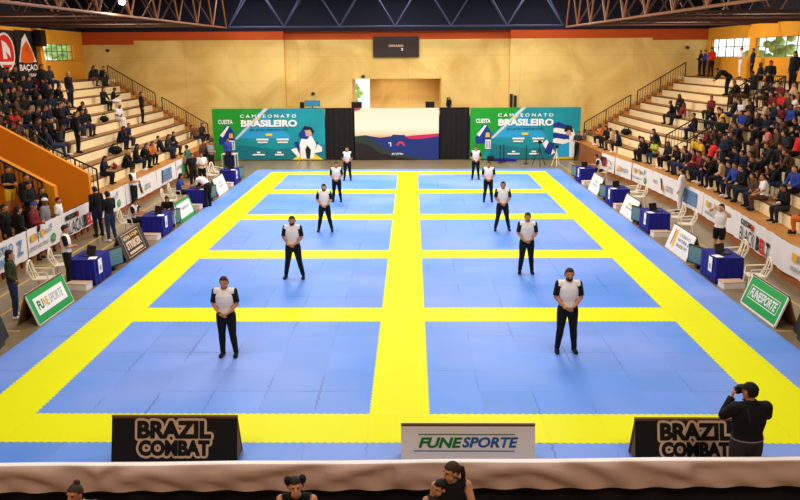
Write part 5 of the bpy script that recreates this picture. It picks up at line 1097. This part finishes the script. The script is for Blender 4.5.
# keep neighbours apart, then number everyone along the row for the label
used_sp = {}; final = []
for p in people:
    s, k, y, kind = p[:4]; L = used_sp.setdefault((s, k, kind), [])
    if (y > 35.6 and not p[5].get('land')) or y < 8.6: continue
    if any(abs(y - q) < .46 for q in L): continue
    if kind == 'sit' and any(abs(y - q) < .42 for q in used_sp.get((s, k - 1, 'stand'), [])): continue
    L.append(y); final.append(p)
rows = {}
for p in final: rows.setdefault((p[0], p[1], p[3]), []).append(p)
NAME = {'black': 'black jacket', 'navy': 'navy jacket', 'dark grey': 'dark grey top', 'grey': 'grey top', 'brown': 'brown jacket', 'red': 'red jacket', 'dark red': 'dark red jacket', 'white': 'white shirt', 'blue': 'blue jacket', 'green': 'green shirt', 'lime': 'lime shirt', 'yellow': 'yellow shirt', 'pink': 'pink shirt', 'orange': 'orange top', 'beige': 'beige top'}
for (s, k, kind), L in rows.items():
    L.sort(key=lambda p: -p[2])
    for n, p in enumerate(L):
        y, col, kw = p[2], p[4], dict(p[5]); sd = 'left' if s < 0 else 'right'; step = 'top landing' if k == 9 else ORD[k] + ' step' if k >= 0 else 'front ledge'
        lb = '%s %s on %s of %s stand, %s from far end' % (NAME[col], 'seated' if kind == 'sit' else 'standing', step, sd, ORD[n]); lb = 'person in ' + lb
        fem = rc.random() < .4; kw.setdefault('hair', 'long' if fem else 'short'); kw.setdefault('hcol', rc.choice(['black', 'black', 'black', 'brown'])); kw.setdefault('bottom', rc.choice(['black', 'black', 'navy', 'denim', 'dark grey', 'brown'] if kind == 'sit' else ['black', 'navy'])); kw.setdefault('sleeve', 'short' if col in ('white', 'yellow', 'lime', 'pink', 'green') else 'long')
        if kw['hair'] == 'long': kw.setdefault('tail', 'long')
        grp = 'spectators seated on the %s stand' % sd if kind == 'sit' else 'people standing on the %s stand' % sd
        z = (ZK(k) if k >= 0 else 1.06) + .012
        if kind == 'sit': person(SITS[rc.randrange(len(SITS))], lb, (SX(s, UK(k) + .0, y), y, z + .0), dirz(s) + rc.uniform(-.5, .5), top=col, skin=rc.choice([0, 1, 1, 2]), scale=rc.uniform(.9, 1.0), group=grp, shoes=rc.choice(['black', 'black', 'white']), **kw)
        else:
            u = 18.75 if kw.pop('land', 0) else UK(k) + .33 if 0 <= k < 9 else 18.0 if k == 9 else 11.4
            person(BEND if kw.pop('bend', 0) else rc.choice([STN, STW, STH]), lb, (SX(s, u, y), y, z), dirz(s) + rc.uniform(-.6, .6), top=col, skin=rc.choice([0, 1, 1, 2]), group=grp, **kw)

# loose bags on the steps
def bag(px, py, s, col, label, sz=.32):
    e, k, y, u, z = seat_of(px, py, s, .15, .35); t = thing('bag', label, 'bag', (SX(s, u, y), y, z + .012), rc.uniform(0, 3)); mb = MB(); mb.ball((0, 0, sz * .5), sz * .8, sz * .55, sz * .5, CLOTH[col], 12, 8); mb.build('body', t, True); MB().tube([(-sz * .4, 0, sz * .9), (-sz * .2, 0, sz * 1.2), (sz * .2, 0, sz * 1.2), (sz * .4, 0, sz * .9)], .02, CLOTH[col]).build('handle', t)
bag(104, 118, -1, 'black', 'black bag left alone on the left stand below the seated pair'); bag(114, 164, -1, 'dark red', 'dark red bag on the lower left stand', .25); bag(115, 147, -1, 'black', 'large black bag below the navy seated person, left stand', .4)
bag(626, 131.5, 1, 'black', 'black bag alone near the far end of the right stand', .36); bag(757.5, 166, 1, 'red', 'red backpack on the lower right stand', .36); bag(657, 151, 1, 'red', 'small red bag near the far railing, right stand', .22)

# aisle railings on the stands
def rail_at(label, s, y, u0, u1, n):
    railing(label, [(SX(s, u0 + (u1 - u0) * i / n, y), y, (lambda uu: 1.06 if uu < UK(0) else ZK(int((uu - UK(0)) / .64)))(u0 + (u1 - u0) * i / n)) for i in range(n + 1)], .95)
rail_at('black railing just behind the orange parapet of the left stand', -1, 16.9, 11.3, 15.3, 5)
def guard(label, s, y0, y1, u0, u1):
    zz = lambda u: 1.06 + (u - UK(0)) / .64 * .385 + .385
    railing(label, [(SX(s, u0, y1), y1, zz(u0)), (SX(s, u1, y1), y1, zz(u1)), (SX(s, u1, y0), y0, zz(u1)), (SX(s, u0, y0), y0, zz(u0))], .9)
def ry(px, py, k): return at_side(px, py, 1, UK(k)).y
guard('black guard railing around the lower opening of the right stand', 1, ry(690, 140, 2) - 2.1, ry(690, 140, 2) + .4, UK(0) + .3, UK(2) + .3)
guard('black guard railing around the upper opening of the right stand', 1, ry(740, 100, 6) - 2.0, ry(740, 100, 6) + .4, UK(5) + .3, UK(7) + .3)

# ---- foreground: photographer and spectators by the barrier
PH = Figure(stance(.05, SR=(-.20, .01, 1.42), SL=(.20, .01, 1.42), ER=(-.30, -.10, 1.25), EL=(.31, -.10, 1.27), WR=(-.03, -.22, 1.50), WL=(.17, -.18, 1.50), H=(.01, -.035, 1.62), yaw=.45, pit=.1, hd=dict(R=(.3, -.3, .9), L=(-.3, -.3, .9))), .012, 1.2, head_scale=1.08)
q = at_depth(753, 384, -2.72); o = person(PH, 'photographer in black cap and black jacket seen from behind, near the barrier', (q.x, -2.72, ZF), PI + .06, top='black', bottom='dark grey', hair='cap', hcol='black', skin=1, scale=(q.z - ZF) / 1.755)
vis = MB(); H, R = PH.Hc, PH.R; a = [H + R @ V((x, y, .062)) for x, y in ((-.085, -.06), (-.065, -.16), (0, -.19), (.065, -.16), (.085, -.06))]; vis.face(a, CLOTH['black']); vis.face([p + V((0, 0, -.012)) for p in a][::-1], CLOTH['black']); vis.build('cap_visor', o, fix=False)
hb = PH.cut('hair_back', (PH.names == 'head') & (PH.hl[:, 1] > .03) & (PH.hl[:, 2] < .05) & (PH.hl[:, 2] > -.03), .008); link_mesh('hair', hb, o, [HAIR['black']])
cm = thing('camera', 'black camera held up to the face by the photographer', 'camera', o.location + V((0, .235, 1.635)) * 1.0); sc_ = o.scale[0]; cm.location = o.matrix_basis @ (PH.Hc + PH.R @ V((0, -.15, -.01))); cm.rotation_euler = (0, 0, PI + .06 + .45); MB().box(-.065, .065, -.04, .02, -.04, .045, m_blk).build('camera_body', cm); MB().bar((0, -.03, 0), (0, -.085, -.01), .036, m_blk, 12).build('lens', cm)
st = MB(); st.tube([V((.10, .10, 1.46)), V((.085, .145, 1.38)), V((.07, .165, 1.28))], .012, CLOTH['dark grey'], 6); st.build('camera_strap', o)
wb = MB()
for k in range(14):
    a0, a1 = 2 * PI * k / 14, 2 * PI * (k + 1) / 14; f = lambda a, z: V((.222 * math.cos(a), .165 * math.sin(a) , z)); wb.face([f(a0, .985), f(a1, .985), f(a1, 1.005), f(a0, 1.005)], CLOTH['grey'])
wb.build('jacket_hem', o, fix=False)
def fore(F, px, py, z, lb, rz, sc_, **k):
    q = at_floor(px, py, z); o = person(F, lb, (q.x, q.y, ZF), rz, scale=sc_, **k); H, R, qq = F.Hc, F.R, F.q
    for a in (-1, 1):
        e = MB(); e.ball(H + R @ V((a * .031, -.083, .020)) * qq, .014, .007, .008, CLOTH['black'], 8, 5); e.build('eye', o)
    return o
m_sk = SKINS
FW = Figure(stance(.03, yaw=.2, pit=-.12, H=(.0, -.05, 1.62), ER=(-.22, -.05, 1.17), EL=(.27, .0, 1.17), WR=(-.05, -.22, 1.26), WL=(.17, -.16, 1.0)), .010)
o = fore(FW, 296, 483, 1.53, 'woman with dark hair looking down in the foreground, black sleeveless top', 0, .95, top='black', sleeve='none', hair='short', tail='pony', skin=0)
for a in (-1, 1):
    b_ = MB(); b_.ball(FW.Hc + FW.R @ V((a * .085, .03, .075)), .045, .05, .06, HAIR['black'], 10, 8); b_.build('hair_bun', o, True)
FB = Figure(stance(.02, yaw=-.3, pit=-.15, H=(0, -.05, 1.62)), .010)
fore(FB, 76, 491, 1.53, 'child with hair in a bun in the foreground, white top', .05, .95, top='white', sleeve='short', hair='short', tail='bun', hcol='brown', skin=1)
FG = Figure(stance(.02, yaw=-1.2, pit=.1, WL=(.05, -.28, 1.08), EL=(.26, -.1, 1.16)), .010)
fore(FG, 451.5, 470, 1.55, 'taller of two girls embracing in the foreground, hair tied back', .1, .97, top='black', sleeve='none', hair='short', tail='pony', hcol='brown', skin=0)
fore(FG, 440.5, 486, 1.36, 'shorter of two girls embracing in the foreground', .1, .85, top='dark grey', sleeve='none', hair='short', hcol='black', skin=0)
